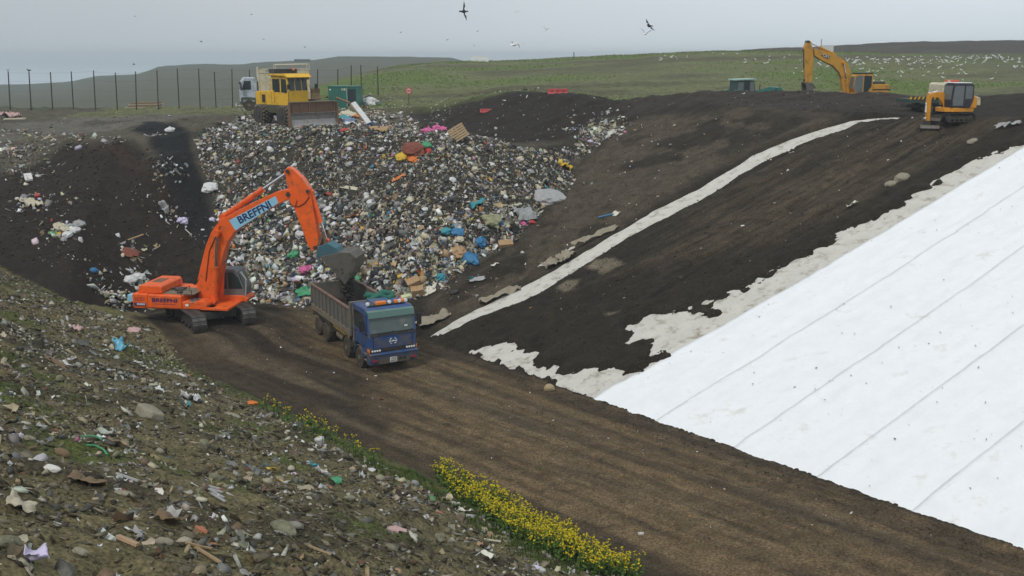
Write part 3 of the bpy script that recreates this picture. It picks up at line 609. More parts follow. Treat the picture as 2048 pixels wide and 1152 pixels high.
# cab on the far side
cabP = [(.35, 1.15), (.32, 2.55), (.5, 2.85), (1.35, 2.88), (1.55, 2.75), (1.92, 1.75), (1.92, 1.2)]
cab = MB().prism(cabP, .45, 1.5).build('cab', mat('grey_paint', (.13, .13, .13), .5, noise=.15), ex, .05)
MB().prism([(1.0, 1.75), (1.0, 2.7), (1.3, 2.7), (1.62, 2.4), (1.82, 1.78)], .43, .452).build('side_window', glass, cab)
MB().prism([(.5, 1.75), (.5, 2.6), (.92, 2.7), (.92, 1.75)], .43, .452).build('side_window', glass, cab)
MB().prism([(1.60, 2.70), (1.66, 2.62), (1.955, 1.82), (1.935, 1.82)], .55, 1.4).build('front_window', grey_glass, cab)
MB().prism([(.4, 1.06), (.4, 1.4), (1.9, 1.4), (2.1, 1.2), (2.05, 1.06)], .38, 1.52).build('cab_base', orange, cab, .03)
MB().tube([(1.95, .5, 1.4), (2.05, .5, 2.3), (1.75, .5, 2.75)], .05, 8).build('cab_guard', mat('pale_grey', (.33, .33, .32), .5), cab)

# ================================================================== blue tipper lorry
tr = empty('tipper_lorry', (-6.45, 48.15, float(GZ(-6.45, 48.15)) - .01), R(-62)); tag(tr, 'blue cabbed four axle tipper lorry with grey ribbed body being loaded with soil', 'lorry')
MB().box(-7.3, .9, -.48, -.34, .72, .98).box(-7.3, .9, .34, .48, .72, .98).box(-7.2, .8, -.34, .34, .75, .9).build('chassis', steel_dark, tr)
def wheel(root, x, y, r, w, dual=False, front=True):
    s = 1 if y > 0 else -1
    o = MB().lathe([(r * .58, -w / 2), (r * .9, -w / 2), (r, -w * .38), (r, w * .38), (r * .9, w / 2), (r * .58, w / 2)], (0, 0, 0), 26).build('wheel', rubber, root)
    o.location = (x, y, r)
    d = s * w / 2
    prof = [(r * .58, d * .96), (r * .54, d * .80), (r * .40, d * .55), (r * .26, d * .85), (r * .20, d * 1.10), (.01, d * 1.12)]
    if not front: prof = [(r * .58, d * .96), (r * .53, d * .3), (r * .32, d * .1), (r * .28, d * .75), (.01, d * .8)]
    MB().lathe(prof, (0, 0, 0), 20).build('rim', tan_dust, o)
    nb = MB()
    for k in range(8):
        a = k * math.pi / 4; nb.lathe([(.001, d * .62), (.022, d * .62), (.022, d * .78), (.001, d * .78)], (r * .36 * math.cos(a), 0, r * .36 * math.sin(a)), 6)
    nb.build('wheel_nuts', steel_dark, o); MB().lathe([(r * .56, -d), (.01, -d * .9)], (0, 0, 0), 16).build('wheel_back', steel_dark, o)
    return o
for x in (0, -1.95):
    for y in (-1.08, 1.08): wheel(tr, x, y, .53, .32)
for x in (-5.3, -6.65):
    for y in (-.98, .98): wheel(tr, x, y, .53, .58, front=False)
for x in (0, -1.95, -5.3, -6.65): MB().tube([(x, -1, .53), (x, 1, .53)], .09, 8).build('axle', steel_dark, tr)
cabp = [(-.85, 1.0), (-.86, 2.98), (-.72, 3.14), (.90, 3.18), (1.10, 3.08), (1.40, 2.00), (1.46, 1.86), (1.475, 1.10), (.70, 1.08), (.55, 1.22), (-.5, 1.22), (-.65, 1.0)]
cab = MB().prism(cabp, -1.22, 1.22).build('cab', blue_cab, tr, .07)
MB().prism([(1.135, 3.02), (1.165, 3.02), (1.445, 2.03), (1.415, 2.03)], -1.12, 1.12).build('windscreen', screen, cab, .01)
MB().prism([(1.405, 2.04), (1.455, 2.03), (1.50, 1.90), (1.46, 1.88)], -1.16, 1.16).build('scuttle_strip', black_p, cab)
MB().prism([(1.10, 3.10), (1.30, 3.06), (1.37, 2.76), (1.33, 2.75), (1.25, 2.98), (1.12, 3.02)], -1.19, 1.19).build('sun_visor', mat('visor_green', (.09, .17, .15), .35, noise=.1), cab, .01)
for y0 in (-.75, .2): MB().bar((1.49, y0, 1.97), (1.475, y0 + .85, 2.06), .02, .03).build('wiper', black_p, cab)
MB().box(1.405, 1.418, .62, .78, 2.32, 2.40).xf(Matrix.Translation((.02, 0, -.10))).build('windscreen_sticker', white_p, cab)
for s in (-1, 1):
    MB().prism([(-.56, 2.08), (-.56, 2.88), (.72, 2.90), (1.02, 2.14), (.5, 1.98)], s * 1.222, s * 1.236).build('side_window', glass, cab)
    dr = MB().prism([(-.62, 1.26), (-.62, 2.96), (.78, 2.97), (1.12, 2.1), (1.12, 1.55), (.72, 1.26)], s * 1.19, s * 1.229).build('door', blue_cab, cab, .012)
    MB().box(-.5, -.32, s * 1.229, s * 1.25, 1.80, 1.85).build('door_handle', black_p, dr)
    MB().box(-.72, -.6, s * 1.21, s * 1.27, 1.2, 2.95).build('door_edge', tan_dust, cab)
    arch = [(.60 * math.cos(a) * 1.06, .53 + .66 * math.sin(a)) for a in np.linspace(.25, 2.9, 10)]; inner = [(.60 * math.cos(a) * .95, .53 + .60 * math.sin(a)) for a in np.linspace(2.9, .25, 10)]
    MB().prism(arch + inner, s * .92, s * 1.27).build('mudguard', blue_dirty, cab)
    MB().prism([(x - 1.95, z) for x, z in arch + inner], s * .92, s * 1.25).build('mudguard', steel_dark, tr)
    m = MB().box(1.20, 1.28, s * 1.36, s * 1.60, 2.15, 2.75).build('mirror', black_p, cab, .03)
    MB().tube([(1.05, s * 1.2, 2.85), (1.24, s * 1.48, 2.85), (1.24, s * 1.48, 2.1), (1.15, s * 1.2, 1.9)], .018, 6).build('mirror_arm', black_p, m)
    MB().box(1.475, 1.50, s * .62, s * 1.16, 1.10, 1.26).build('headlight', black_p, tr, .01)
    for k in range(4): MB().lathe([(.01, 1.508), (.052, 1.506), (.058, 1.495)], (0, s * (.70 + k * .125), 1.18), 12, 'x').build('headlamp_lens', clear, cab)
    MB().box(1.22, 1.46, s * 1.19, s * 1.245, 1.10, 1.26).build('indicator', amber, cab, .01)
    MB().box(1.565, 1.575, s * .86, s * 1.12, .66, .74).build('fog_lamp', red_lens, tr)
    MB().box(1.566, 1.572, s * .86, s * 1.06, .54, .62).build('tow_hole', black_p, tr)
for y_ in (-1.0, 1.0): MB().box(1.462, 1.481, y_ - .012, y_ + .012, 1.28, 1.86).build('panel_seam', black_p, cab)
MB().box(1.462, 1.480, -1.0, 1.0, 1.268, 1.282).build('panel_seam', black_p, cab)
for s in (-1, 1):
    for z_ in (.62, .92): MB().box(.78, 1.10, s * 1.16, s * 1.27, z_, z_ + .05).build('cab_step', tan_dust, cab)
    MB().prism([(1.16, 3.0), (1.20, 2.98), (1.465, 2.02), (1.43, 2.0)], s * 1.12, s * 1.20).build('screen_pillar', blue_cab, cab)
MB().box(1.47, 1.49, -.6, .6, 1.09, 1.26).build('grille', black_p, cab)
for k in range(3): MB().box(1.488, 1.497, -.56, .56, 1.11 + k * .055, 1.13 + k * .055).build('grille_slat', steel_dark, cab)
bm_ = MB().prism([(1.05, .50), (1.05, .98), (1.50, 1.05), (1.58, .98), (1.56, .80), (1.52, .47)], -1.24, 1.24).build('bumper', blue_dirty, tr, .03)
MB().box(1.562, 1.570, -.78, .80, .52, .76).build('bumper_recess', mat('dusty_dark', (.085, .07, .055), .8, noise=.3), bm_)
MB().prism([(1.44, 1.045), (1.46, 1.075), (1.61, 1.0), (1.59, .965)], -1.245, 1.245).build('bumper_lip', blue_cab, bm_)
np_ = MB().box(1.572, 1.584, -.22, .14, .56, .80).build('number_plate', white_p, tr)

pm = MB()                                                       # the plate's two rows of dark characters are too small to read in the photograph
for z_, n_ in ((.735, 4), (.625, 5)):
    for k in range(n_): pm.box(1.584, 1.588, -.04 - n_ * .03 + k * .06 + .008, -.04 - n_ * .03 + k * .06 + .046, z_ - .04, z_ + .04)
tag(pm.build('plate_marks', black_p, np_), kind='stuff')
MB().box(1.572, 1.58, .24, .40, .62, .74).build('tow_hook', black_p, tr); MB().box(1.572, 1.58, .48, .62, .62, .74).build('tow_hook', black_p, tr)
# winged oval emblem on the front
em = MB(); zc = 1.58; xf_ = 1.478
for a0, a1 in ((.55, 1.15), (1.95, 2.6), (3.7, 4.35), (5.1, 5.75)):
    em.tube([(xf_, .19 * math.cos(a), zc + .145 * math.sin(a)) for a in np.linspace(a0, a1, 6)], .018, 6)
em.prism([(-.21, zc + .03), (-.05, zc + .012), (0, zc + .055), (.05, zc + .012), (.21, zc + .03), (.21, zc - .03), (.05, zc - .02), (0, zc - .045), (-.05, zc - .02), (-.21, zc - .03)], xf_ - .01, xf_ + .012, 'x')
em.build('emblem', mat('bright_badge', (.8, .8, .8), .25, .4), cab)
# roof lamps
rb = MB().box(.55, .75, -.95, .95, 3.19, 3.24).build('lamp_bar', black_p, cab)
for y0, y1 in ((-.55, -.02), (.42, .58), (.75, .92)): MB().box(.56, .78, y0, y1, 3.24, 3.40).build('beacon', amber, cab, .03)
for y in (-.98, .14, .66, .99): MB().lathe([(.01, .80), (.085, .79), (.095, .74), (.06, .62), (.01, .60)], (0, y, 3.34), 14, 'x').build('spot_lamp', clear, cab)
MB().lathe([(.01, .7), (.07, .7), (.03, .45), (.03, .1), (.01, .1)], (0, -.72, 3.27), 12, 'x').build('air_horn', chrome, cab)
MB().box(-.75, .35, -.5, .5, 3.165, 3.23).build('roof_hatch', blue_cab, cab, .03)
# body
B0, B1 = -7.65, -1.12
bd = MB().box(B0, B1, -1.22, 1.22, 1.30, 1.42).build('body_floor', body_in, tr)
for s in (-1, 1):
    sd = MB().box(B0, B1, s * 1.17, s * 1.22, 1.40, 2.66).build('body_side', body_grey, tr)
    MB().box(B0 - .02, B1 + .02, s * 1.14, s * 1.30, 2.66, 2.75).build('top_rail', body_rail, sd, .012)
    MB().box(B0, B1, s * 1.20, s * 1.29, 1.30, 1.62).build('side_skirt', tan_dust, sd, .012)
    for k in range(11):
        x = B0 + .06 + (B1 - B0 - .12) * k / 10; MB().box(x - .045, x + .045, s * 1.222, s * 1.285, 1.62, 2.66).build('side_rib', body_grey, sd)
    MB().box(-4.0, -1.5, s * 1.10, s * 1.16, .98, 1.26).build('side_guard', steel_dark, tr)
    yb = MB().box(-4.1, -1.6, s * 1.17, s * 1.20, 1.12, 1.30).build('marker_board', yellow_p, tr)
    for k in range(9): MB().prism([(-4.0 + k * .27, 1.14), (-3.9 + k * .27, 1.14), (-3.8 + k * .27, 1.28), (-3.9 + k * .27, 1.28)], s * 1.195, s * 1.206).build('marker_stripe', black_p, yb)
    MB().prism([(-7.5, .98), (-7.5, 1.2), (-4.6, 1.2), (-4.45, .75), (-4.5, .72), (-4.7, 1.12), (-7.3, 1.12)], s * .7, s * 1.25).build('rear_mudguard', steel_dark, tr)
MB().box(B0 - .06, B0, -1.22, 1.22, 1.35, 2.72).build('tailgate', body_grey, tr, .01)
for k in range(5): MB().box(B0 - .11, B0 - .06, -1.1 + k * .53, -1.0 + k * .53, 1.4, 2.68).build('tailgate_rib', body_grey, tr)
hd = MB().box(B1, B1 + .06, -1.25, 1.25, 1.40, 3.02).build('headboard', teal_p, tr, .01)
MB().box(B1 - .03, B1 + .16, -1.30, -1.20, 1.4, 3.06).box(B1 - .03, B1 + .16, 1.20, 1.30, 1.4, 3.06).box(B1 - .03, B1 + .16, -1.30, 1.30, 3.02, 3.10).build('headboard_frame', body_grey, hd, .01)
tp = MB(); 
for k in range(3):
    tp.tube([(B1 - .12 + .14 * (k - 1), -.35 + 1.45 * t, 3.16 + .09 * math.sin(t * 9 + k * 2) + (.1 if k == 1 else 0)) for t in np.linspace(0, 1, 14)], .15, 9)
tp.build('rolled_sheet', mat('green_canvas', (.02, .12, .085), .8, noise=.3, nscale=4, bump=.5), tr, smooth=True)
MB().lathe([(.01, -3.9), (.27, -3.9), (.27, -2.9), (.01, -2.9)], (0, -.85, .75), 14, 'x').build('fuel_tank', tan_dust, tr)
MB().tube([(-.98, -1.1, .9), (-.98, -1.1, 3.0)], .07, 8).build('exhaust_stack', tan_dust, tr); MB().box(-1.08, -.9, -1.24, -.8, 1.35, 2.05).build('air_filter', black_p, tr, .03)
MB().box(-1.06, -.88, -1.2, 1.2, 1.0, 1.3).build('cross_member', steel_dark, tr)
# soil in the body and falling from the bucket
lx, ly = np.meshgrid(np.linspace(B0 + .03, B1 - .05, 46), np.linspace(-1.14, 1.14, 22))
lz = 1.47 + .55 * np.exp(-(((lx + 6.2) / 1.5) ** 2 + (ly / .9) ** 2)) + .25 * np.exp(-((lx + 3.6) / 1.6) ** 2) + .10 * fbm(lx, ly, .5, 4, 111)
me = grid_mesh('soil_load', lx, ly, lz); me.materials.append(soil_m); o = bpy.data.objects.new('soil_load', me); COL.objects.link(o); o.matrix_world = Matrix.Translation(tr.location) @ Matrix.Rotation(R(-62), 4, 'Z')
o.location = tr.location; o.rotation_euler = (0, 0, R(-62)); tag(o, 'dark soil heaped inside the grey tipper body', 'soil')
# ================================================================== yellow landfill compactor
cp = empty('landfill_compactor', (-17.2, 82.0, float(GZ(-17.0, 82.0)) + .0), R(-46)); tag(cp, 'yellow landfill compactor with rusty dozer blade on top of the rubbish heap', 'compactor')
def cleat_wheel(x, y, r=.82, w=1.05):
    o = MB().lathe([(.2, -w / 2), (r * .86, -w / 2), (r * .86, w / 2), (.2, w / 2)], (0, 0, 0), 22).build('wheel', steel_dark, cp); o.location = (x, y, r)
    t = MB()
    for row in range(4):
        for k in range(16):
            a = 2 * math.pi * (k + .5 * (row % 2)) / 16; M = Matrix.Rotation(a, 4, 'Y'); yy = -w / 2 + w * (row + .5) / 4
            t.box(-.07, .07, yy - .07, yy + .07, r * .84, r * 1.04, M, .7)
    t.build('wheel_cleats', tan_dust, o); MB().lathe([(.01, -w * .5 - .04), (.28, -w * .5 - .04), (.3, w * .5 + .04), (.01, w * .5 + .04)], (0, 0, 0), 12).build('hub', steel_dark, o)
    return o
for x in (0.3, -3.25):
    for y in (-1.25, 1.25): cleat_wheel(x, y)
MB().box(-4.4, 1.2, -.55, .55, .7, 1.35).build('chassis', steel_dark, cp, .03)
eb = MB().prism([(-4.7, 1.35), (-4.75, 2.55), (-4.5, 2.65), (-1.9, 2.75), (-1.9, 1.35)], -1.05, 1.05).build('engine_housing', yellow_p, cp, .05)
for x in (-3.9, -3.1, -2.2): 
    for s in (-1, 1): MB().box(x - .02, x + .02, s * 1.052, s * 1.06, 1.45, 2.6).build('panel_seam', rusty, eb)
MB().box(-3.7, -3.2, -1.066, -1.055, 1.75, 2.4).build('vent', black_p, eb); MB().tube([(-3.2, .5, 2.7), (-3.2, .5, 3.4)], .08, 8).build('exhaust_pipe', steel_dark, eb)
MB().box(-4.85, -4.7, -1.0, 1.0, 1.1, 2.5).build('radiator_guard', rusty, cp, .03)
for s in (-1, 1): MB().prism([(-2.5, 1.2), (-2.5, 1.62), (.3, 1.62), (.3, 1.5), (-.2, 1.0), (-2.1, 1.0)], s * 1.0, s * 1.42).build('side_step', mat('dark_olive', (.06, .06, .03), .7, noise=.2), cp, .03)
_before = set(cp.children_recursive)
MB().prism([(-1.35, 1.0), (-1.35, 3.55), (1.0, 3.5), (1.15, 2.35), (1.1, 1.0)], -.95, .95).build('cab', yellow_p, cp, .05)
cabc = [o for o in cp.children if o.name.startswith('cab')][0]
for s in (-1, 1):
    MB().prism([(.15, 2.25), (.15, 3.3), (.9, 3.28), (1.02, 2.35), (.95, 2.2)], s * .952, s * .966).build('side_window', glass, cabc)
    MB().prism([(-1.15, 2.25), (-1.15, 3.3), (-.05, 3.3), (-.05, 2.25)], s * .952, s * .966).build('side_window', glass, cabc)
MB().prism([(1.03, 3.35), (1.06, 3.35), (1.17, 2.4), (1.14, 2.4)], -.82, .82).build('front_window', glass, cabc)
for y in (-.3, .32): MB().prism([(1.055, 3.36), (1.085, 3.36), (1.195, 2.38), (1.165, 2.38)], y - .03, y + .03).build('window_bar', yellow_p, cabc)
MB().prism([(-1.5, 3.56), (-1.5, 3.68), (1.0, 3.72), (1.45, 3.45), (1.40, 3.38), (.9, 3.52)], -1.12, 1.12).build('cab_roof', yellow_p, cabc, .03)
for y in (-.7, -.2, .3, .75): MB().box(1.38, 1.48, y - .1, y + .1, 3.25, 3.38).build('work_lamp', black_p, cabc, .01)
af = MB().box(-1.45, -.55, -1.05, 1.05, 3.72, 4.08).build('air_filter_box', mat('slate_grey', (.05, .055, .06), .6, noise=.2), cabc, .02)
for k in range(9): MB().box(-.548, -.53, -.98 + k * .22, -.85 + k * .22, 3.76, 4.04).build('louvre', black_p, af)
MB().box(-1.3, -.5, -.7, -.69, 1.6, 1.62).build('step_plate', worn, cp)
for o in cp.children:
    if o not in _before: o.location.x -= 1.0; o.location.z += .38
for s in (-1, 1): MB().bar((.3, s * .72, .95), (2.05, s * .72, .75), .22, .34).build('push_arm', yellow_p, cp, .02)
for s in (-1, 1):
    MB().tube([(-3.9, s * 1.0, 2.65), (-3.9, s * 1.0, 3.25), (-2.4, s * 1.0, 3.25), (-2.4, s * 1.0, 2.7)], .025, 6).build('hand_rail', yellow_p, cp)
    MB().tube([(.35, s * 1.02, 1.6), (.42, s * 1.1, 2.6), (.2, s * 1.02, 3.2)], .022, 6).build('grab_rail', black_p, cp)
    MB().box(.75, .85, s * 1.15, s * 1.4, 2.9, 3.3).build('mirror', black_p, cp, .02)
MB().lathe([(.01, 4.52), (.1, 4.5), (.1, 4.36), (.01, 4.35)], (-1.2, .5, 0), 12, 'z').build('beacon', amber, cp)
# blade: curved mouldboard with a mesh screen on top
prof = [(2.42, .08), (2.26, .30), (2.18, .6), (2.20, .9), (2.30, 1.12)]
bl_ = MB().add([(x, y, z) for x, z in prof for y in (-2.15, 2.15)], [(i * 2, i * 2 + 1, i * 2 + 3, i * 2 + 2) for i in range(4)]).build('blade', worn, cp); sm = bl_.modifiers.new('t', 'SOLIDIFY'); sm.thickness = .06
MB().box(2.36, 2.46, -2.1, 1.7, .04, .16).build('cutting_edge', mat('bright_edge', (.55, .53, .42), .4, .3), bl_)
for y in (-2.18, 2.18): MB().prism([(2.0, .1), (2.0, 1.1), (2.1, 1.95), (2.34, 1.95), (2.36, 1.1), (2.5, .1)], y - .04, y + .04).build('blade_end', rusty, bl_)
sc_ = MB().box(2.14, 2.20, -2.15, 2.15, 1.12, 1.93).build('trash_screen', rusty, bl_)
for k in range(6): MB().box(2.20, 2.27, -1.95 + k * .78 - .05, -1.95 + k * .78 + .05, 1.12, 1.95).build('screen_bar', rusty, bl_)
MB().box(2.12, 2.30, -2.2, 2.2, 1.90, 2.0).build('screen_rail', tan_dust, bl_, .02)

# ================================================================== cream sided lorry behind the compactor
def px_at(px, y): return (px - 1024) / FPX * (y * math.cos(PITCH) + 4.8 * math.sin(PITCH))
lo = empty('bulk_lorry', (px_at(541, 97), 97.0, 0), R(197), 1.0); lo.location.z = float(GZ(lo.location.x, 97)) + .45; tag(lo, 'cream high sided lorry with white cab parked behind the yellow compactor', 'lorry')
pale_cab = mat('pale_grey_cab', (.42, .46, .50), .5, noise=.1, dirt=(.2, .2, .17), dirtamt=.35)
lc = MB().prism([(1.2, .9), (1.2, 2.9), (1.35, 3.05), (2.35, 3.05), (2.6, 2.7), (2.75, 1.9), (2.75, .8), (1.5, .8)], -1.2, 1.2).build('cab', pale_cab, lo, .06)
for s in (-1, 1):
    MB().prism([(1.75, 1.95), (1.75, 2.75), (2.35, 2.75), (2.58, 1.95)], s * 1.202, s * 1.215).build('side_window', glass, lc)
    MB().box(2.6, 2.72, s * 1.35, s * 1.6, 1.9, 2.6).build('mirror', black_p, lc)
    for x in (2.0, -1.6, -2.8): wheel(lo, x, s * 1.05, .52, .4)
    MB().prism([(1.35 + .7, .53 + .75), (1.35, 1.2), (1.3, .5), (1.45, .5), (1.5, 1.05), (2.5, 1.05), (2.6, .6), (2.75, .6), (2.7, 1.25)], s * .9, s * 1.25).build('mudguard', mat('mud_green', (.06, .08, .05), .8), lc)
MB().prism([(2.60, 2.68), (2.63, 2.68), (2.775, 1.95), (2.755, 1.95)], -1.05, 1.05).build('windscreen', glass, lc)
MB().box(-3.6, 1.1, -.5, .5, .7, 1.0).build('chassis', steel_dark, lo)
bx = MB().box(-3.7, 1.05, -1.22, 1.22, 1.05, 1.2).box(-3.7, 1.05, 1.14, 1.22, 1.2, 3.75).box(-3.7, 1.05, -1.22, -1.14, 1.2, 3.75).box(1.0, 1.05, -1.22, 1.22, 1.2, 4.0).box(-3.7, -3.64, -1.22, 1.22, 1.2, 3.75).build('body', cream_p, lo)
for s in (-1, 1):
    for k in range(9): MB().box(-3.66 + k * .58, -3.58 + k * .58, s * 1.22, s * 1.27, 1.2, 3.78).build('body_rib', cream_p, bx)
    for z in (1.6, 3.4): MB().box(-3.66, 1.04, s * 1.222, s * 1.232, z, z + .05).build('body_rail', mat('grime', (.16, .14, .09), .8), bx)
    MB().box(-3.75, .6, s * 1.14, s * 1.28, 3.76, 3.84).build('top_rail', cream_p, bx)
    MB().tube([(-3.7, s * 1.2, 3.8), (-3.7, s * 1.2, 4.25)], .04, 6).build('sheet_post', cream_p, bx); MB().tube([(-.6, s * 1.2, 3.8), (-.6, s * 1.2, 4.2)], .04, 6).build('sheet_post', cream_p, bx)
    MB().tube([(-3.7, s * 1.2, 4.25), (-.6, s * 1.2, 4.2)], .05, 6).build('sheet_rail', cream_p, bx)

# ================================================================== ochre excavator on the right
ce = empty('ochre_excavator', (px_at(1708, 91), 91.0, 0), R(186), .93); ce.location.z = float(GZ(ce.location.x, 91.0)) + .55; tag(ce, 'ochre yellow excavator with arched boom parked behind the soil bank below the gulls', 'excavator')
Q_ = lambda px, py, yl=0: local_px(ce, px, py, yl)
for sy in (-1, 1): make_track(ce, sy * 1.2, 3.0, .42, .6, Matrix.Rotation(R(10), 4, 'Z'), 40, shoe_m, steel_dark, steel_dark, 6)
MB().box(-1.2, 1.2, -.9, .9, .4, .8).build('chassis', steel_dark, ce); MB().lathe([(.05, .78), (.9, .78), (.9, 1.0), (.05, 1.0)], (0, 0, 0), 20, 'z').build('slew_ring', steel_dark, ce)
MB().box(-2.6, 1.3, -1.3, 1.3, .98, 1.15).build('deck_frame', cat_yellow, ce, .02)
MB().prism([(-2.75, 1.05), (-2.8, 1.85), (-2.65, 1.95), (-1.05, 1.95), (-1.05, 1.05)], -1.32, 1.32).build('counterweight', cat_yellow, ce, .05)
MB().box(-2.4, -1.1, -1.0, 1.0, 1.95, 2.2).build('engine_hood', steel_dark, ce, .04); MB().box(-2.81, -1.06, -1.335, 1.335, 1.4, 1.52).build('hood_band', black_p, ce)
cc_ = MB().prism([(-1.05, 1.1), (-1.05, 2.75), (-.95, 2.9), (.55, 2.9), (.75, 2.7), (.85, 1.6), (.6, 1.1)], .35, 1.35).build('cab', cat_yellow, ce, .04)
MB().prism([(-.9, 1.75), (-.9, 2.72), (-.15, 2.75), (-.15, 1.2), (-.5, 1.2)], 1.352, 1.366).build('side_window', glass, cc_); MB().prism([(-.05, 1.2), (-.05, 2.75), (.52, 2.75), (.68, 2.6), (.78, 1.6), (.55, 1.2)], 1.352, 1.366).build('side_window', grey_glass, cc_)
MB().prism([(.74, 2.66), (.77, 2.66), (.87, 1.62), (.84, 1.62)], .45, 1.25).build('front_window', grey_glass, cc_); MB().box(-1.0, .62, .35, 1.38, 2.91, 3.02).build('cab_roof', black_p, cc_, .04)
cb = MB().prism([Q_(*p) for p in [(1626, 97), (1640, 99), (1663, 108), (1681, 116), (1692, 125), (1698, 140), (1699, 158), (1699, 190), (1684, 190), (1681, 156), (1676, 144), (1663, 131), (1640, 120), (1627, 111)]], -.28, .28).build('boom', cat_yellow, ce, .02)
cs = MB().prism([Q_(*p) for p in [(1612, 84), (1618, 82), (1624, 96), (1625, 117), (1623, 156), (1620, 168), (1609, 168), (1608, 137), (1607, 96)]], -.24, .24).build('stick', cat_yellow, ce, .02)
MB().prism([Q_(*p) for p in [(1611, 85), (1613, 81), (1617, 81), (1618, 86)]], -.26, .26).build('stick_end', black_p, cs)
cylinder_ram(ce, Q_(1668, 108), Q_(1619, 85), 0, .12, .6, cat_yellow); cylinder_ram(ce, Q_(1608, 100), Q_(1609, 160), 0, .10, .6, steel_dark)
for y in (-.42, .42): cylinder_ram(ce, Q_(1694, 190), Q_(1684, 126), y, .13, .5, cat_yellow)
bk = [Q_(*p) for p in [(1607, 164), (1621, 166), (1626, 174), (1624, 184), (1617, 188), (1608, 186)]]
b_ = MB().add([(x, y, z) for x, z in bk for y in (-.55, .55)], [(i * 2, i * 2 + 1, i * 2 + 3, i * 2 + 2) for i in range(len(bk) - 1)]).build('bucket', bucket_m, ce); sm = b_.modifiers.new('t', 'SOLIDIFY'); sm.thickness = .05
for y in (-.55, .55): MB().prism(bk, y - .02, y + .02).build('bucket_side', bucket_m, b_)
# the nameplate is on the side the camera sees, the machine's left (+y)
emq = [Q_(*p, .29) for p in [(1641, 110), (1649, 109), (1662, 112), (1655, 118.5)]]; MB().prism(emq, .285, .297).build('name_panel', black_p, cb)
pc = np.mean(np.array(emq), 0); text('CAT', .34, mat('badge_grey', (.55, .55, .5), .5), cb, (pc[0] - .02, .304, pc[1]), (-1, 0, -.42), (-.42, 0, 1), 'lettering', .008)

# ================================================================== mini excavator on the slope top
_m = hit(1902, 243); mi = empty('mini_excavator', tuple(_m), R(193), .9); mi.location.z += .03; tag(mi, 'small amber mini excavator with dark cab and dozer blade smoothing the soil slope', 'mini excavator')
K_ = lambda px, py, yl=0: local_px(mi, px, py, yl)
for sy in (-1, 1): make_track(mi, sy * .78, 1.75, .27, .40, Matrix.Identity(4), 34, black_p, rubber, steel_dark, 5)
MB().box(-.8, .8, -.6, .6, .28, .52).build('chassis', steel_dark, mi); MB().lathe([(.05, .5), (.5, .5), (.5, .68), (.05, .68)], (0, 0, 0), 18, 'z').build('slew_ring', steel_dark, mi)
MB().prism([(-1.15, -.75), (-1.3, -.3), (-1.3, .3), (-1.15, .75), (.55, .95), (1.0, .5), (1.0, -.5), (.55, -.9)], .66, .95, 'z').build('house', mini_yellow, mi, .03)
MB().prism([(-1.32, .9), (-1.36, 1.55), (-1.15, 1.75), (-.75, 1.55), (-.7, .9)], -.78, .80).build('counterweight', mini_yellow, mi, .05)
mc = MB().prism([(-.72, .96), (-.95, 1.6), (-.9, 2.45), (-.75, 2.58), (.55, 2.6), (.72, 2.45), (.80, 1.5), (.75, .96)], -.10, .93).build('cab', mat('cab_dark', (.025, .022, .035), .5), mi, .04)
MB().prism([(-.8, 1.55), (-.78, 2.4), (-.25, 2.42), (-.25, 1.55)], .932, .945).build('side_window', grey_glass, mc)
MB().prism([(-.12, 1.1), (-.12, 2.42), (.5, 2.44), (.62, 2.35), (.70, 1.5), (.66, 1.1)], .932, .945).build('side_window', grey_glass, mc)
MB().prism([(.715, 2.42), (.745, 2.42), (.825, 1.5), (.795, 1.5)], -.02, .85).build('front_window', grey_glass, mc); MB().box(-.7, .66, -.05, .9, 2.605, 2.66).build('cab_roof', white_p, mc, .03)
mb = MB().prism([K_(*p) for p in [(1896, 219), (1894, 203), (1885, 184), (1872, 184), (1861, 187), (1857, 190), (1858, 195), (1864, 194), (1874, 195), (1878, 199), (1884, 208), (1887, 221)]], -.14, .14).build('boom', mini_yellow, mi, .015)
cylinder_ram(mi, K_(1888, 222), K_(1877, 197), 0, .06, .5, steel_dark)
ms = MB().prism([K_(*p) for p in [(1856, 186), (1862, 188), (1861, 200), (1858, 243), (1852, 243), (1853, 205), (1855, 194)]], -.11, .11).build('stick', mini_yellow, mi, .015)
cylinder_ram(mi, K_(1874, 183), K_(1859, 186), 0, .05, .6, white_p); cylinder_ram(mi, K_(1853, 207), K_(1850, 236), 0, .05, .6, white_p)
MB().prism([K_(*p) for p in [(1849, 241), (1860, 242), (1858, 252), (1848, 252)]], -.12, .12).build('quick_hitch', steel_dark, mi)
bk = [K_(*p) for p in [(1860, 250), (1848, 250), (1842, 256), (1846, 261), (1858, 262)]]
th = mi.rotation_euler.z
g = MB().add([(x, y, z) for x, z in bk for y in (-.62, .62)], [(i * 2, i * 2 + 1, i * 2 + 3, i * 2 + 2) for i in range(len(bk) - 1)])
c0 = Vector((bk[0][0], 0, bk[0][1])); g.xf(Matrix.Translation(c0) @ Matrix.Rotation(R(55), 4, 'Z') @ Matrix.Translation(-c0))
b_ = g.build('grading_bucket', bucket_m, mi); sm = b_.modifiers.new('t', 'SOLIDIFY'); sm.thickness = .04
MB().prism([(1.55, .05), (1.48, .25), (1.55, .48), (1.62, .48), (1.56, .25), (1.64, .05)], -.98, .98).build('dozer_blade', bucket_m, mi)
for s in (-1, 1): MB().bar((.7, s * .4, .35), (1.5, s * .4, .25), .1, .12).build('blade_arm', steel_dark, mi)

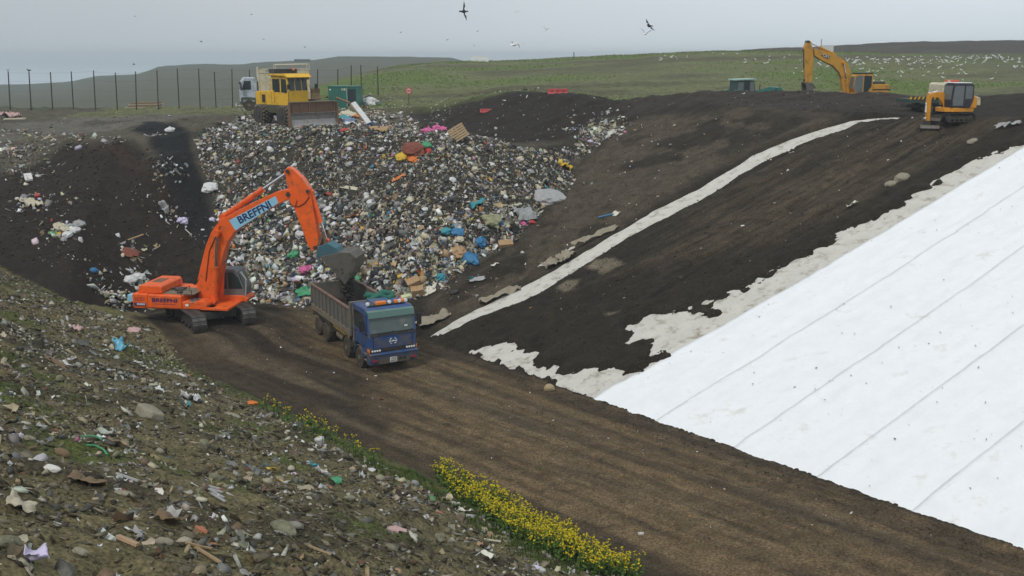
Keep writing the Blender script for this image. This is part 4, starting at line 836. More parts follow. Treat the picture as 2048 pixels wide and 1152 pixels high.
# ================================================================== cream crew cab flatbed behind it
ut = empty('crew_cab_truck', (px_at(1893, 72.5), 72.5, 0), R(8)); ut.location.z = float(GZ(ut.location.x, 72.5)) - .05; tag(ut, 'cream crew cab truck with red roof beacons and striped green flatbed behind the mini excavator', 'truck')
uc = MB().prism([(-1.15, .6), (-1.1, 2.0), (-.95, 2.12), (.6, 2.08), (.85, 1.95), (1.3, 1.25), (1.85, 1.1), (1.9, .55)], -.9, .9).build('cab', cream_p, ut, .05)
for s in (-1, 1):
    MB().prism([(-.92, 1.35), (-.92, 1.9), (-.3, 1.92), (-.3, 1.35)], s * .902, s * .914).build('side_window', glass, uc); MB().prism([(-.12, 1.35), (-.12, 1.92), (.55, 1.9), (.95, 1.35)], s * .902, s * .914).build('side_window', glass, uc)
    for x in (1.2, -2.0): wheel(ut, x, s * .78, .36, .25)
MB().box(-.2, .35, -.5, .5, 2.11, 2.16).build('beacon_bar', white_p, uc)
for y0, y1 in ((-.55, -.2), (.2, .55)): MB().box(-.15, .3, y0, y1, 2.16, 2.30).build('beacon', mat('red_orange_lens', (.6, .08, .03), .3), uc, .03)
MB().box(-.12, .28, -.2, .2, 2.16, 2.27).build('beacon_centre', cream_p, uc)
fb = MB().box(-3.5, -1.25, -.95, .95, .78, 1.02).build('flatbed', mat('deck_green', (.03, .055, .045), .7, noise=.2), ut)
mbd = MB().box(-3.5, -1.25, -.965, -.952, 1.0, 1.18).build('marker_board', yellow_p, ut)
for k in range(7): MB().prism([(-3.4 + k * .3, 1.0), (-3.25 + k * .3, 1.0), (-3.15 + k * .3, 1.18), (-3.3 + k * .3, 1.18)], -.975, -.964).build('marker_stripe', black_p, mbd)
for k in range(3): MB().prism([(-.9 + k * .26, .75), (-.78 + k * .26, .75), (-.62 + k * .26, 1.05), (-.74 + k * .26, 1.05)], -.912, -.901).build('chevron', yellow_p, uc)
MB().box(-3.4, 1.4, -.4, .4, .4, .62).build('chassis', steel_dark, ut)

# ================================================================== green tractor half hidden on the right
tt = empty('tractor', (px_at(1482, 89), 89.0, 0), R(12)); tt.location.z = float(GZ(tt.location.x, 89)) - .1; tag(tt, 'green farm tractor half hidden behind the dark soil bank left of the ochre excavator', 'tractor')
tcab = MB().prism([(-.9, 1.3), (-.85, 2.55), (.75, 2.55), (.95, 1.4), (.8, .9), (-.6, .9)], -.75, .75).build('cab', mat('cab_frame_green', (.02, .055, .055), .5), tt, .03)
for s in (-1, 1):
    MB().prism([(-.75, 1.45), (-.72, 2.45), (-.25, 2.45), (-.25, 1.45)], s * .752, s * .764).build('side_window', grey_glass, tcab); MB().prism([(-.15, 1.2), (-.15, 2.45), (.3, 2.45), (.3, 1.2)], s * .752, s * .764).build('side_window', glass, tcab)
    MB().prism([(.38, 1.5), (.38, 2.45), (.68, 2.45), (.83, 1.5)], s * .752, s * .764).build('side_window', grey_glass, tcab)
    a = [(-.75 + .95 * math.cos(t), .85 + .95 * math.sin(t)) for t in np.linspace(.4, 2.9, 10)]; b = [(-.75 + .86 * math.cos(t), .85 + .86 * math.sin(t)) for t in np.linspace(2.9, .4, 10)]
    MB().prism(a + b, s * .7, s * 1.2).build('mudguard', green_p, tt); wheel(tt, -.75, s * .95, .82, .45); wheel(tt, 1.6, s * .8, .5, .35)
MB().prism([(-1.0, 2.56), (-.95, 2.68), (.8, 2.74), (1.0, 2.60)], -.88, .88).build('cab_roof', mat('pale_green', (.25, .38, .32), .5), tcab, .03)
MB().prism([(.9, .8), (.9, 1.75), (2.2, 1.65), (2.45, 1.4), (2.45, .75)], -.4, .4).build('bonnet', green_p, tt, .06); MB().tube([(1.5, -.3, 1.5), (1.5, -.3, 2.2)], .04, 6).build('exhaust_pipe', steel_dark, tt)
for s in (-1, 1): MB().bar((.9, s * .55, 1.5), (3.0, s * .55, 1.85), .1, .18).build('loader_arm', green_p, tt)
MB().prism([(2.9, 1.4), (2.85, 1.95), (3.1, 2.0), (3.9, 1.35), (3.8, 1.25), (3.1, 1.35)], -.9, .9).build('loader_bucket', green_p, tt)

# ================================================================== green container, sign, barriers, small yellow machine
ct = empty('green_container', (px_at(692, 104), 104.0, 0), R(-6)); ct.location.z = float(GZ(ct.location.x, 104)) - .35; tag(ct, 'green steel site container with its right hand door open', 'container')
MB().box(-1.5, 1.5, -1.1, 1.1, 0, 2.3).build('walls', green_p, ct, .02)
for k in range(8): MB().box(-1.4 + k * .2, -1.3 + k * .2, -1.125, -1.1, .1, 2.2).build('wall_rib', green_p, ct)
MB().box(-1.55, 1.55, -1.15, 1.15, 2.3, 2.38).build('roof', green_p, ct); MB().box(.5, 1.35, -1.112, -1.102, .1, 2.1).build('doorway_shade', mat('dark_inside', (.02, .03, .035), .9), ct)  # open door's unlit inside painted as a flat dark plate on the wall
MB().box(.40, .48, -1.18, -1.1, .05, 2.2).build('door_frame', mat('pale_green', (.25, .38, .32), .5), ct); MB().box(-.1, .3, -1.12, -1.105, 1.95, 2.15).build('notice', cream_p, ct); MB().box(-1.35, -1.2, -1.128, -1.124, 1.95, 2.1).build('notice', white_p, ct)
sg = empty('round_sign', (px_at(818, 103), 103.0, 0)); sg.location.z = float(GZ(sg.location.x, 103)); tag(sg, 'round red and white sign on a post at the foot of the green hill', 'sign')
sz = 15 - sg.location.z; szc = (EYE - 103 * (182 - 112) / FPX / 1.05) - sg.location.z
MB().tube([(0, 0, -.2), (0, 0, szc)], .04, 6).build('post', steel_dark, sg)
octo = [(.34 * math.cos(a), szc + .34 * math.sin(a)) for a in np.arange(16) * math.pi / 8]
MB().prism(octo, -.06, -.03).build('sign_disc', mat('sign_red', (.45, .04, .05), .5), sg); MB().prism([(.24 * math.cos(a), szc + .24 * math.sin(a)) for a in np.arange(16) * math.pi / 8], -.075, -.061).build('sign_centre', mat('sign_pale', (.55, .42, .40), .5), sg); MB().box(-.18, .18, -.085, -.076, szc - .07, szc + .07).build('sign_bar', MATS['sign_red'], sg)
redp = mat('red_plastic', (.42, .05, .05), .55, noise=.15, nscale=3, dirt=(.3, .12, .1), dirtamt=.3)
def barrier(px, py, w, h, label, y):
    o = empty('road_barrier', (px_at(px, y), y, 0), R(4)); o.location.z = float(GZ(o.location.x, y)) - .05; tag(o, label, 'barrier')
    MB().prism([(-.28, 0), (-.28, h * .25), (-.14, h * .55), (-.12, h), (.12, h), (.14, h * .55), (.28, h * .25), (.28, 0)], -w / 2, w / 2, 'x').build('barrier_body', redp, o, .03)
    for k in range(3): MB().box(-w * .36 + k * w * .3, -w * .24 + k * w * .3, -.17, -.12, h * .45, h * .85).build('recess_shade', mat('red_shadow', (.25, .03, .03), .6), o)  # darker red blocks paint the shade of the barrier's recesses
    return o
bar1 = barrier(1115, 180, 1.9, .65, 'red plastic road barrier standing on the crest of the dark soil bank', 97.0)
bar2 = barrier(972, 190, 1.1, .35, 'low dull red barrier section lying on the dark soil left of the taller red one', 94.0)
ld = empty('loading_machine', (px_at(616, 101), 101.0, 0), R(-70)); ld.location.z = float(GZ(ld.location.x, 101)); tag(ld, 'dirty ochre loading machine half hidden behind the compactor and its blade', 'loader')
dirty_y = mat('dirty_ochre', (.30, .19, .07), .7, noise=.25, nscale=3, dirt=(.12, .09, .05), dirtamt=.5)
MB().prism([(-1.6, .6), (-1.6, 1.5), (-.9, 1.7), (-.2, 1.7), (-.2, .6)], -.7, .7).build('engine_housing', dirty_y, ld, .04); MB().prism([(-.3, .7), (-.3, 2.2), (.6, 2.2), (.8, 1.3), (.8, .7)], -.55, .55).build('cab', dirty_y, ld, .04)
for s in (-1, 1):
    for x in (-1.0, .9): wheel(ld, x, s * .8, .5, .35)
    MB().bar((.4, s * .5, 1.6), (1.9, s * .5, 1.9), .12, .2).build('lift_arm', dirty_y, ld)
MB().prism([(1.8, 1.2), (1.7, 1.9), (1.9, 2.3), (2.1, 2.2), (2.0, 1.8), (2.5, 1.25), (2.45, 1.15)], -.9, .9).build('bucket', dirty_y, ld)
# ================================================================== litter: loose shapes
def ico(sub):
    bm = bmesh.new(); bmesh.ops.create_icosphere(bm, subdivisions=sub, radius=1); bm.verts.ensure_lookup_table()
    v = np.array([tuple(a.co) for a in bm.verts]); f = [tuple(x.index for x in p.verts) for p in bm.faces]; bm.free(); return v, f
I1 = ico(1); I2 = ico(2); I3 = ico(3)
def n3(v, s, seed):
    return fbm(v[:, 0] * s + v[:, 2] * s * .7 + 5, v[:, 1] * s - v[:, 2] * s * .6, 1, 3, seed)
def blob(base_, amp, s, seed, sc=(1, 1, 1)):
    v, f = base_; v = v * (1 + amp * n3(v, s, seed))[:, None] * np.array(sc); return v, f
def crumple(n, amp, seed, sx=1., sy=1.):
    g = np.linspace(-1, 1, n); a, b = np.meshgrid(g, g); r = np.random.default_rng(seed)
    v = np.stack([a * sx + r.normal(0, .14, a.shape), b * sy + r.normal(0, .14, a.shape), amp * r.normal(0, 1, a.shape)], -1).reshape(-1, 3)
    i = np.arange(n * n).reshape(n, n); f = [tuple(int(q) for q in t) for t in np.stack([i[:-1, :-1], i[:-1, 1:], i[1:, 1:], i[1:, :-1]], -1).reshape(-1, 4)]; return v, f
def boxs(a, b, c, jit=0, seed=0):
    r = np.random.default_rng(seed)
    v = np.array([(x, y, z) for z in (-c, c) for x, y in ((-a, -b), (a, -b), (a, b), (-a, b))], float) + r.normal(0, jit, (8, 3))
    return v, [(0, 3, 2, 1), (4, 5, 6, 7), (0, 1, 5, 4), (1, 2, 6, 5), (2, 3, 7, 6), (3, 0, 4, 7)]
def spiky(base_, lo, hi, seed, sc):
    v, f = base_; r = np.random.default_rng(seed); return v * r.uniform(lo, hi, (len(v), 1)) * np.array(sc), f
CHUNK = [spiky(I1, .65, 1.25, s, (1, .8, .6)) for s in (1, 2, 3, 4)]
BAGS = [spiky(I2, .7, 1.2, s, (1, .9, .7)) for s in (11, 12, 13)]
LUMP = [spiky(I1, .25, 1.45, s, (1, .75, .5)) for s in (21, 22, 23, 24)]
SHEET = [crumple(4, .30, s, 1, q) for s, q in ((31, .7), (32, 1), (33, .5))]
STRIPS = [crumple(3, .25, s, 1, .22) for s in (41, 42)]
BOXS = [boxs(1, .7, .45, .06, 51), boxs(1, .8, .25, .05, 52)]
STICK = [boxs(1, .06, .05, .01, 61), boxs(1, .11, .03, .01, 62)]
def rotm(nrm, tilt, r):
    """random spin about a normal that is itself thrown off by tilt"""
    N = len(nrm); z = nrm + r.normal(0, 1, (N, 3)) * tilt; z /= np.linalg.norm(z, axis=1, keepdims=True)
    a = r.normal(0, 1, (N, 3)); x = np.cross(a, z); x /= np.linalg.norm(x, axis=1, keepdims=True); y = np.cross(z, x)
    return np.stack([x, y, z], -1)
def merged(name, parts, m, label=None, cat=None, kind='stuff', parent=None, smooth=False):
    """parts: list of (shape, pos N3, rot N33, scale N3, col N3); one joined mesh"""
    VV, CCl, LV, LS, LT = [], [], [], [], []; vo = 0; lo_ = 0
    for (v, f), pos, rot, sc, col in parts:
        N = len(pos)
        if N == 0: continue
        w = np.einsum('nij,nkj->nki', rot, v[None] * sc[:, None, :]) + pos[:, None, :]
        VV.append(w.reshape(-1, 3)); CCl.append(np.repeat(col, len(v), 0))
        k = len(f[0]); fa = np.array(f); idx = (fa[None] + (np.arange(N) * len(v))[:, None, None] + vo).reshape(-1)
        LV.append(idx); nf = N * len(f); LS.append(lo_ + np.arange(nf) * k); LT.append(np.full(nf, k)); vo += N * len(v); lo_ += nf * k
    V_ = np.concatenate(VV).astype(np.float32); C_ = np.concatenate(CCl); LV = np.concatenate(LV).astype(np.int32); LS = np.concatenate(LS).astype(np.int32); LT = np.concatenate(LT).astype(np.int32)
    me = bpy.data.meshes.new(name); me.vertices.add(len(V_)); me.vertices.foreach_set('co', V_.ravel()); me.loops.add(len(LV)); me.loops.foreach_set('vertex_index', LV)
    me.polygons.add(len(LS)); me.polygons.foreach_set('loop_start', LS); me.polygons.foreach_set('loop_total', LT)
    if smooth: me.polygons.foreach_set('use_smooth', np.ones(len(LS), bool))
    a = me.attributes.new('Col', 'FLOAT_COLOR', 'POINT'); a.data.foreach_set('color', np.concatenate([C_, np.ones((len(C_), 1))], 1).astype(np.float32).ravel())
    me.update(); me.materials.append(m); o = bpy.data.objects.new(name, me); COL.objects.link(o)
    if parent: o.parent = parent
    tag(o, label, cat, None, kind); return o
litter_m = mat('litter', None, .55, spec=.35, attr=True, noise=.22, nscale=5, fine=.2, bump=.2)
stone_m = mat('rubble', None, .9, spec=.15, attr=True, noise=.3, nscale=6, fine=.25, bump=.5)
def inpoly(P, N, r):
    """N random points inside a polygon in plan"""
    P = np.asarray(P); lo2, hi2 = P.min(0), P.max(0); out = np.zeros((0, 2))
    while len(out) < N:
        q = r.uniform(lo2, hi2, (N * 3, 2)); out = np.concatenate([out, q[sdpoly(q[:, 0], q[:, 1], P) > 0]])
    return out[:N]
PAL = np.array([(.66, .66, .64), (.46, .46, .45), (.45, .40, .29), (.30, .30, .29), (.17, .17, .165), (.025, .025, .027), (.045, .045, .05), (.13, .085, .05), (.33, .24, .13), (.05, .13, .27), (.04, .19, .22), (.07, .21, .08), (.36, .05, .035), (.5, .14, .26), (.52, .36, .05), (.42, .38, .52), (.50, .20, .05), (.20, .18, .11)])
PW = np.array([10, 12, 15, 11, 10, 19, 12, 10, 7, 1.3, .9, .8, .8, .35, .9, .9, .6, 13.0])
def litter_parts(xy, smin_, smax_, r, power=2.2, lift=.25, weights=PW, sheets=.34, dull=None, flat=.45):
    N = len(xy); z = GZ(xy[:, 0], xy[:, 1]); nrm = GN(xy[:, 0], xy[:, 1])
    S = smin_ + (smax_ - smin_) * r.random(N) ** power
    col = PAL[r.choice(len(PAL), N, p=weights / weights.sum())] * r.uniform(.72, 1.25, (N, 1)) * (1 + r.normal(0, .05, (N, 3)))
    if dull is not None: col = col * (1 - dull) + np.array([.09, .078, .052]) * dull
    col = np.clip(col, .01, .8)
    pos = np.concatenate([xy, z[:, None]], 1) + nrm * (S * lift * r.uniform(-.3, 1.6, N))[:, None]
    rot = rotm(nrm, .55, r); kind = r.random(N); groups = []
    lists = [(SHEET, sheets), (STRIPS, .16), (BOXS, .08), (STICK, .07), (BAGS, .05), (LUMP, 1)]
    acc = 0
    for shp, p in lists:
        sel = (kind >= acc) & (kind < acc + p) if shp is not LUMP else kind >= acc; acc += p
        ids = np.nonzero(sel)[0]
        for k, s in enumerate(shp):
            q = ids[k::len(shp)]; sc = S[q][:, None] * r.uniform(.45, 1.25, (len(q), 3)) * np.array([1, 1, 1.0])
            if shp is STICK: sc = sc * 1.5
            groups.append((s, pos[q], rot[q], sc, col[q]))
    return groups
r1 = np.random.default_rng(101)
xy = inpoly(GARB, 52000, r1)
# the heap: coarse bags low on the face, finer shredded stuff higher up
zt = GZ(xy[:, 0], xy[:, 1]); lowk = np.clip((6.5 - zt) / 6.5, 0, 1)
gs_ = sdpoly(xy[:, 0], xy[:, 1], GARB)
fa, fb_ = xy[lowk > r1.random(len(xy)) * 1.0], xy[lowk <= 0.05]
fc = xy[r1.random(len(xy)) > .0]
hi_ = GZ(fc[:, 0], fc[:, 1]) > 5.2; nn_ = fbm(fc[:, 0], fc[:, 1], 2.6, 3, 171); ok_ = r1.random(len(fc)) < np.clip(.95 + .9 * nn_, .35, 1); fc_h = fc[hi_ & ok_]; fc_l = fc[~hi_ & ok_]
parts = litter_parts(fc_h, .035, .20, r1, 2.6, dull=.20) + litter_parts(fc_l, .04, .22, r1, 2.4, dull=.08) + litter_parts(fa[: 4200], .10, .34, r1, 2.2)
dark_w = PW.copy(); dark_w[[5, 6, 7, 17, 4]] *= 3
parts += litter_parts(inpoly(GARB, 9000, r1), .05, .18, r1, weights=dark_w, lift=.1)
heap = merged('rubbish_heap', parts, litter_m, 'great heap of mixed household rubbish tipped down the end wall of the pit', 'rubbish heap')
# thinner scatters
def disc(px, py, rad, N, r):
    c = hit(px, py); q = r.normal(0, rad * .5, (N, 2)); return q + c[:2]
sc_parts = []; r2 = np.random.default_rng(202); pale = PW.copy(); pale[[0, 1, 2]] *= 2; pale[[5, 6]] *= .3
def scat(P, N, a, b, **k): sc_parts.extend(litter_parts(inpoly(SH(*P), N, r2), a, b, r2, 3.0, .3, pale, **k))
scat([(-20, 262), (60, 262), (160, 270), (262, 285), (240, 296), (130, 300), (0, 345), (-40, 340)], 420, .05, .24, dull=.25)
scat([(0, 225), (240, 218), (470, 200), (480, 240), (395, 275), (330, 250), (262, 262), (0, 270)], 620, .05, .20, dull=.35)
scat([(470, 215), (700, 215), (830, 240), (850, 262), (700, 250), (560, 245), (470, 250)], 1500, .06, .26, dull=.25)
scat([(620, 200), (800, 196), (830, 215), (800, 245), (690, 235)], 420, .06, .25, dull=.2)
scat([(830, 200), (1250, 192), (1260, 240), (1160, 260), (1150, 300), (1000, 288), (860, 262)], 330, .05, .16, dull=.1)
scat([(860, 205), (900, 200), (905, 250), (860, 255)], 150, .05, .18, dull=.3)
scat([(1250, 195), (1450, 188), (1780, 190), (1800, 225), (1600, 225), (1450, 215), (1260, 235)], 210, .05, .17, dull=.15)
scat([(1030, 490), (1150, 360), (1240, 262), (1420, 225), (1560, 260), (1300, 415), (1100, 530), (900, 625)], 130, .04, .14)
scat([(1300, 415), (1560, 280), (1830, 240), (1900, 320), (1650, 470), (1280, 620), (1000, 660)], 70, .04, .11)
scat([(300, 660), (600, 610), (640, 700), (1150, 800), (1900, 1080), (1300, 1080), (900, 880), (640, 800)], 150, .025, .08)
for px, py, rad, N, a, b in [(40, 300, 2.6, 90, .06, .3), (60, 345, 2.4, 60, .06, .3), (60, 415, 2.2, 70, .06, .3), (105, 400, 2.5, 60, .05, .2), (128, 462, 1.3, 80, .08, .3), (150, 505, 2.4, 60, .04, .12), (270, 500, 1.5, 36, .06, .26), (225, 590, 1.4, 90, .06, .28), (275, 562, 1.0, 80, .08, .3), (222, 600, .8, 40, .08, .3), (335, 335, 1.2, 60, .06, .24), (290, 395, 1.6, 30, .05, .14), (345, 425, 1.3, 40, .05, .2), (385, 462, 1.2, 24, .04, .14), (470, 560, 1.0, 40, .08, .25), (560, 600, 2.2, 90, .08, .26), (890, 575, 1.5, 40, .08, .22), (1205, 262, 2.6, 200, .06, .26), (1190, 250, 2.4, 60, .06, .2), (310, 270, .6, 16, .08, .24), (735, 235, 2.0, 60, .1, .3), (700, 245, 1.6, 70, .1, .36)]:
    sc_parts += litter_parts(disc(px, py, rad, N, r2), a, b, r2, 2.0, .3, pale)
merged('scattered_litter', sc_parts, litter_m, 'pale scraps of litter scattered over the soil and the pit edges', 'litter')
# clods of soil
def clods(P, N, a, b, col, r, pw=3.5):
    xy = inpoly(P, N, r); z = GZ(xy[:, 0], xy[:, 1]); nrm = GN(xy[:, 0], xy[:, 1]); S = a + (b - a) * r.random(N) ** pw
    c = np.array(col) * r.uniform(.85, 1.6, (N, 1)); S = S * .72; pos = np.concatenate([xy, z[:, None]], 1) + nrm * (S * .25)[:, None]; rot = rotm(nrm, .4, r)
    return [(s, pos[k::4], rot[k::4], S[k::4][:, None] * r.uniform(.7, 1.1, (len(S[k::4]), 3)), c[k::4]) for k, s in enumerate(CHUNK)]
r3 = np.random.default_rng(303); cl = []
cl += clods(PP((900, 660), (1250, 480), (1600, 285), (1830, 245), (2040, 285), (1650, 480), (1250, 745), (1000, 680)), 2600, .02, .12, (.028, .022, .016), r3)
cl += clods(PP((880, 640), (1300, 415), (1690, 240), (1450, 215), (1235, 262), (1030, 495)), 1600, .02, .12, (.040, .031, .022), r3)
cl += clods(SH((270, 655), (600, 600), (850, 690), (1180, 800), (2040, 1110), (1260, 1140), (880, 960), (500, 800)), 2000, .01, .07, (.055, .042, .028), r3, 4)
cl += clods(SH((860, 690), (930, 706), (1185, 808), (1700, 1000), (2040, 1115), (1990, 1120), (1640, 1000), (1150, 815)), 900, .015, .09, (.038, .030, .021), r3)
cl += clods(SH((0, 300), (260, 290), (390, 300), (440, 540), (300, 620), (0, 530)), 2200, .03, .2, (.030, .023, .017), r3)
cl += clods(SH((830, 205), (1250, 192), (1780, 186), (1800, 230), (1450, 215), (1160, 290), (1000, 285)), 1500, .03, .18, (.030, .024, .019), r3)
cl += clods(SH((0, 215), (400, 200), (480, 240), (260, 285), (0, 300)), 1200, .04, .2, (.055, .048, .036), r3)
cl += clods(PP((930, 706), (1060, 690), (1160, 740), (1260, 745), (1330, 715), (1260, 660), (1290, 626), (1450, 580), (1700, 460), (2040, 290), (2048, 302), (1640, 520), (1330, 720), (1185, 800)), 2200, .015, .12, (.04, .032, .023), r3, 2.5)
cl += clods(PP((850, 680), (1100, 545), (1500, 312), (1810, 231), (1720, 248), (1430, 385), (1080, 590), (884, 688)), 700, .015, .09, (.05, .04, .03), r3, 2.5)
merged('soil_clods', cl, stone_m, 'loose dark clods of soil lying on the slopes and floor of the pit', 'soil')
# soil falling out of the bucket
bt = ex.matrix_basis @ Vector((*[L_(700, 560)[0]], 0, L_(700, 560)[1])); r4 = np.random.default_rng(44); N = 900
t = r4.random(N) ** .8; zlo = 2.0; zz = bt.z + .9 - (bt.z + .9 - zlo) * t; wdt = .42 * (1 - t * .55)
pos = np.stack([bt.x - .15 + r4.normal(0, 1, N) * wdt * .5, bt.y + r4.normal(0, 1, N) * wdt * .9 - .3 * t, zz], -1)
S = .02 + .10 * r4.random(N) ** 2
merged('falling_soil', [(CHUNK[0], pos, rotm(np.tile([0, 0, 1.], (N, 1)), 1, r4), S[:, None] * np.ones((1, 3)), np.array([.05, .043, .034]) * r4.uniform(.6, 1.3, (N, 1)))], stone_m, 'stream of dark soil pouring from the excavator bucket into the lorry', 'soil')
# specks and scraps of leaf on the white liner
r5 = np.random.default_rng(55); xy = inpoly(PP((1200, 805), (1640, 530), (2048, 310), (2048, 1080), (1700, 970), (1320, 835)), 230, r5)
z = np.array([slope_plane(xy[:, 0], xy[:, 1])]).ravel() + .155; S = .012 + .045 * r5.random(230) ** 4
nrm = np.tile(np.array([-.24, -.23, .94]), (230, 1))
merged('liner_specks', [(CHUNK[1], np.concatenate([xy, z[:, None]], 1), rotm(nrm, .1, r5), S[:, None] * np.array([[1.3, .7, .35]]), np.array([.20, .17, .14]) * r5.uniform(.5, 1.8, (230, 1)))], stone_m, 'small specks of soil scattered over the white liner', 'soil')
# ------------------------------------------------------------------ rubble on the near bank
r6 = np.random.default_rng(66)
BANKP = SH((-60, 500), (0, 541), (100, 588), (300, 668), (500, 802), (640, 880), (760, 930), (870, 985), (1000, 1050), (1100, 1110), (1230, 1148), (1250, 1250), (-60, 1250))
SPAL = np.array([(.105, .088, .055), (.07, .058, .035), (.15, .132, .09), (.10, .095, .08), (.20, .19, .16), (.042, .034, .022), (.055, .046, .030), (.26, .22, .15), (.40, .38, .32), (.16, .085, .055)])
SW = np.array([18, 14, 16, 11, 9, 14, 14, 6, 4, 1.6])
def stones(N, a, b, pw, lift=.15):
    xy = inpoly(BANKP, N, r6)
    d = np.hypot(xy[:, 0], xy[:, 1]); z = GZ(xy[:, 0], xy[:, 1]); nrm = GN(xy[:, 0], xy[:, 1]); S = (a + (b - a) * r6.random(N) ** pw)
    dens = fbm(xy[:, 0], xy[:, 1], 2.2, 3, 131); keep = r6.random(N) < np.clip(.62 + 1.1 * dens, .12, 1)
    col = SPAL[r6.choice(len(SPAL), N, p=SW / SW.sum())] * r6.uniform(.6, 1.25, (N, 1)); pos = np.concatenate([xy, z[:, None]], 1) + nrm * (S * lift)[:, None]; rot = rotm(nrm, .35, r6)
    xy, S, col, pos, rot = xy[keep], S[keep], col[keep], pos[keep], rot[keep]
    return [(s, pos[k::4], rot[k::4], S[k::4][:, None] * r6.uniform(.4, 1.3, (len(S[k::4]), 3)) * np.array([1.25, .85, .5]), col[k::4]) for k, s in enumerate(CHUNK)]
bp_ = stones(46000, .008, .05, 2) + stones(19000, .03, .15, 2.4) + stones(1100, .10, .28, 2.2, .05)
bw = PW.copy(); bw[[9, 10, 11, 12, 13, 14, 15, 16]] *= .35; bw[[0, 1, 2]] *= 1.3; bw[[5, 6]] *= .3
xy = inpoly(BANKP, 15000, r6); dn = fbm(xy[:, 0], xy[:, 1], 2.2, 3, 137); xy = xy[r6.random(15000) < np.clip(.5 + 1.3 * dn, .08, 1)]
merged('bank_rubble', bp_, stone_m, 'stones and rubble strewn over the near bank', 'rubble')
merged('bank_litter', litter_parts(xy, .014, .19, r6, 3.2, .12, bw, sheets=.40, dull=.28), litter_m, 'small scraps of litter strewn among the rubble of the near bank', 'litter')
# grass
def blades(name, xy, hmin, hmax, cols, r, label, wd=.012, lean=.5):
    N = len(xy); z = GZ(xy[:, 0], xy[:, 1]) - .02; h = r.uniform(hmin, hmax, N); a = r.uniform(0, 2 * math.pi, N); ca, sa = np.cos(a), np.sin(a); w = wd * r.uniform(.6, 1.3, N)
    b = np.concatenate([xy, z[:, None]], 1); side = np.stack([ca, sa, 0 * a], -1) * w[:, None]; ln = np.stack([-sa, ca, 0 * a], -1) * (h * r.uniform(.1, lean, N))[:, None]
    up = np.array([0, 0, 1.])[None]
    v = np.stack([b - side, b + side, b + side * .7 + ln * .35 + up * (h * .6)[:, None], b - side * .7 + ln * .35 + up * (h * .6)[:, None], b + ln + up * h[:, None]], 1).reshape(-1, 3)
    k = np.arange(N) * 5; loops = np.stack([k, k + 1, k + 2, k + 3, k + 3, k + 2, k + 4], -1).reshape(-1); ls = np.stack([np.arange(N) * 7, np.arange(N) * 7 + 4], -1).reshape(-1); lt = np.tile([4, 3], N)
    me = bpy.data.meshes.new(name); me.vertices.add(len(v)); me.vertices.foreach_set('co', v.astype(np.float32).ravel()); me.loops.add(len(loops)); me.loops.foreach_set('vertex_index', loops.astype(np.int32))
    me.polygons.add(2 * N); me.polygons.foreach_set('loop_start', ls.astype(np.int32)); me.polygons.foreach_set('loop_total', lt.astype(np.int32))
    c = np.array(cols)[r.integers(0, len(cols), N)] * r.uniform(.7, 1.25, (N, 1)); at_ = me.attributes.new('Col', 'FLOAT_COLOR', 'POINT'); at_.data.foreach_set('color', np.concatenate([np.repeat(c, 5, 0), np.ones((5 * N, 1))], 1).astype(np.float32).ravel())
    me.update(); me.materials.append(mat('leaf', None, .7, spec=.2, attr=True)); o = bpy.data.objects.new(name, me); COL.objects.link(o); tag(o, label, 'grass', None, 'stuff'); return o
GR = [(.075, .10, .022), (.10, .115, .03), (.055, .085, .018), (.13, .12, .05)]
xy = inpoly(BANKP, 60000, r6); gk = fbm(xy[:, 0], xy[:, 1], 3.2, 4, 61); xy = xy[r6.random(len(xy)) < np.clip((gk - .15) * 2.2, 0.015, .7)]
blades('bank_grass', xy, .04, .13, GR, r6, 'thin short grass growing in patches on the near bank', .010)
xy = inpoly(SH((690, 905), (760, 925), (860, 965), (960, 1035), (1060, 1090), (1160, 1130), (1160, 1145), (1040, 1110), (940, 1050), (860, 990), (760, 950)), 5000, r6)
blades('bank_foot_grass', xy, .06, .2, [(.05, .085, .015), (.07, .11, .02)], r6, 'green grass along the foot of the near bank below the yellow flowers', .012)
hx = np.stack([r6.uniform(-22, 62, 26000), r6.uniform(102, 182, 26000)], -1); gk = fbm(hx[:, 0] * .35, hx[:, 1], 7, 5, 71); hx = hx[gk > -.1 + .2 * r6.random(len(hx))]
hc = np.stack([r6.uniform(-24, 50, 2600), r6.uniform(172, 186, 2600)], -1)
blades('hill_grass', np.concatenate([hx, hc]), .05, .20, [(.12, .165, .035), (.14, .165, .055), (.16, .155, .07), (.10, .15, .03)], r6, 'rough grass growing on the green hill behind the pit', .09)
# yellow flowers
FL = SH((868, 948), (905, 955), (960, 985), (1045, 1035), (1100, 1062), (1150, 1085), (1245, 1135), (1250, 1160), (1190, 1150), (1120, 1118), (1060, 1098), (985, 1050), (935, 1010), (890, 985))
fx = inpoly(FL, 1500, r6); fx = fx[r6.random(len(fx)) < np.clip(.62 + 1.0 * fbm(fx[:, 0], fx[:, 1], .8, 3, 191), .10, 1)]
fx = np.concatenate([fx, inpoly(SH((500, 800), (560, 830), (640, 868), (720, 905), (770, 920), (770, 932), (700, 915), (620, 880), (540, 838)), 50, r6), inpoly(SH((1200, 1120), (1290, 1150), (1240, 1165)), 40, r6)])
N = len(fx); z = GZ(fx[:, 0], fx[:, 1]); h = r6.uniform(.3, .72, N); ln = r6.normal(0, .07, (N, 2)); up = np.tile([0, 0, 1.], (N, 1)); parts = []
mid = np.stack([fx[:, 0] + ln[:, 0] * .5, fx[:, 1] + ln[:, 1] * .5, z + h * .5], -1)
parts.append((boxs(.009, .009, .5), mid, np.tile(np.eye(3), (N, 1, 1)), np.stack([np.ones(N), np.ones(N), h], -1), np.array([.07, .12, .025]) * r6.uniform(.7, 1.2, (N, 1))))
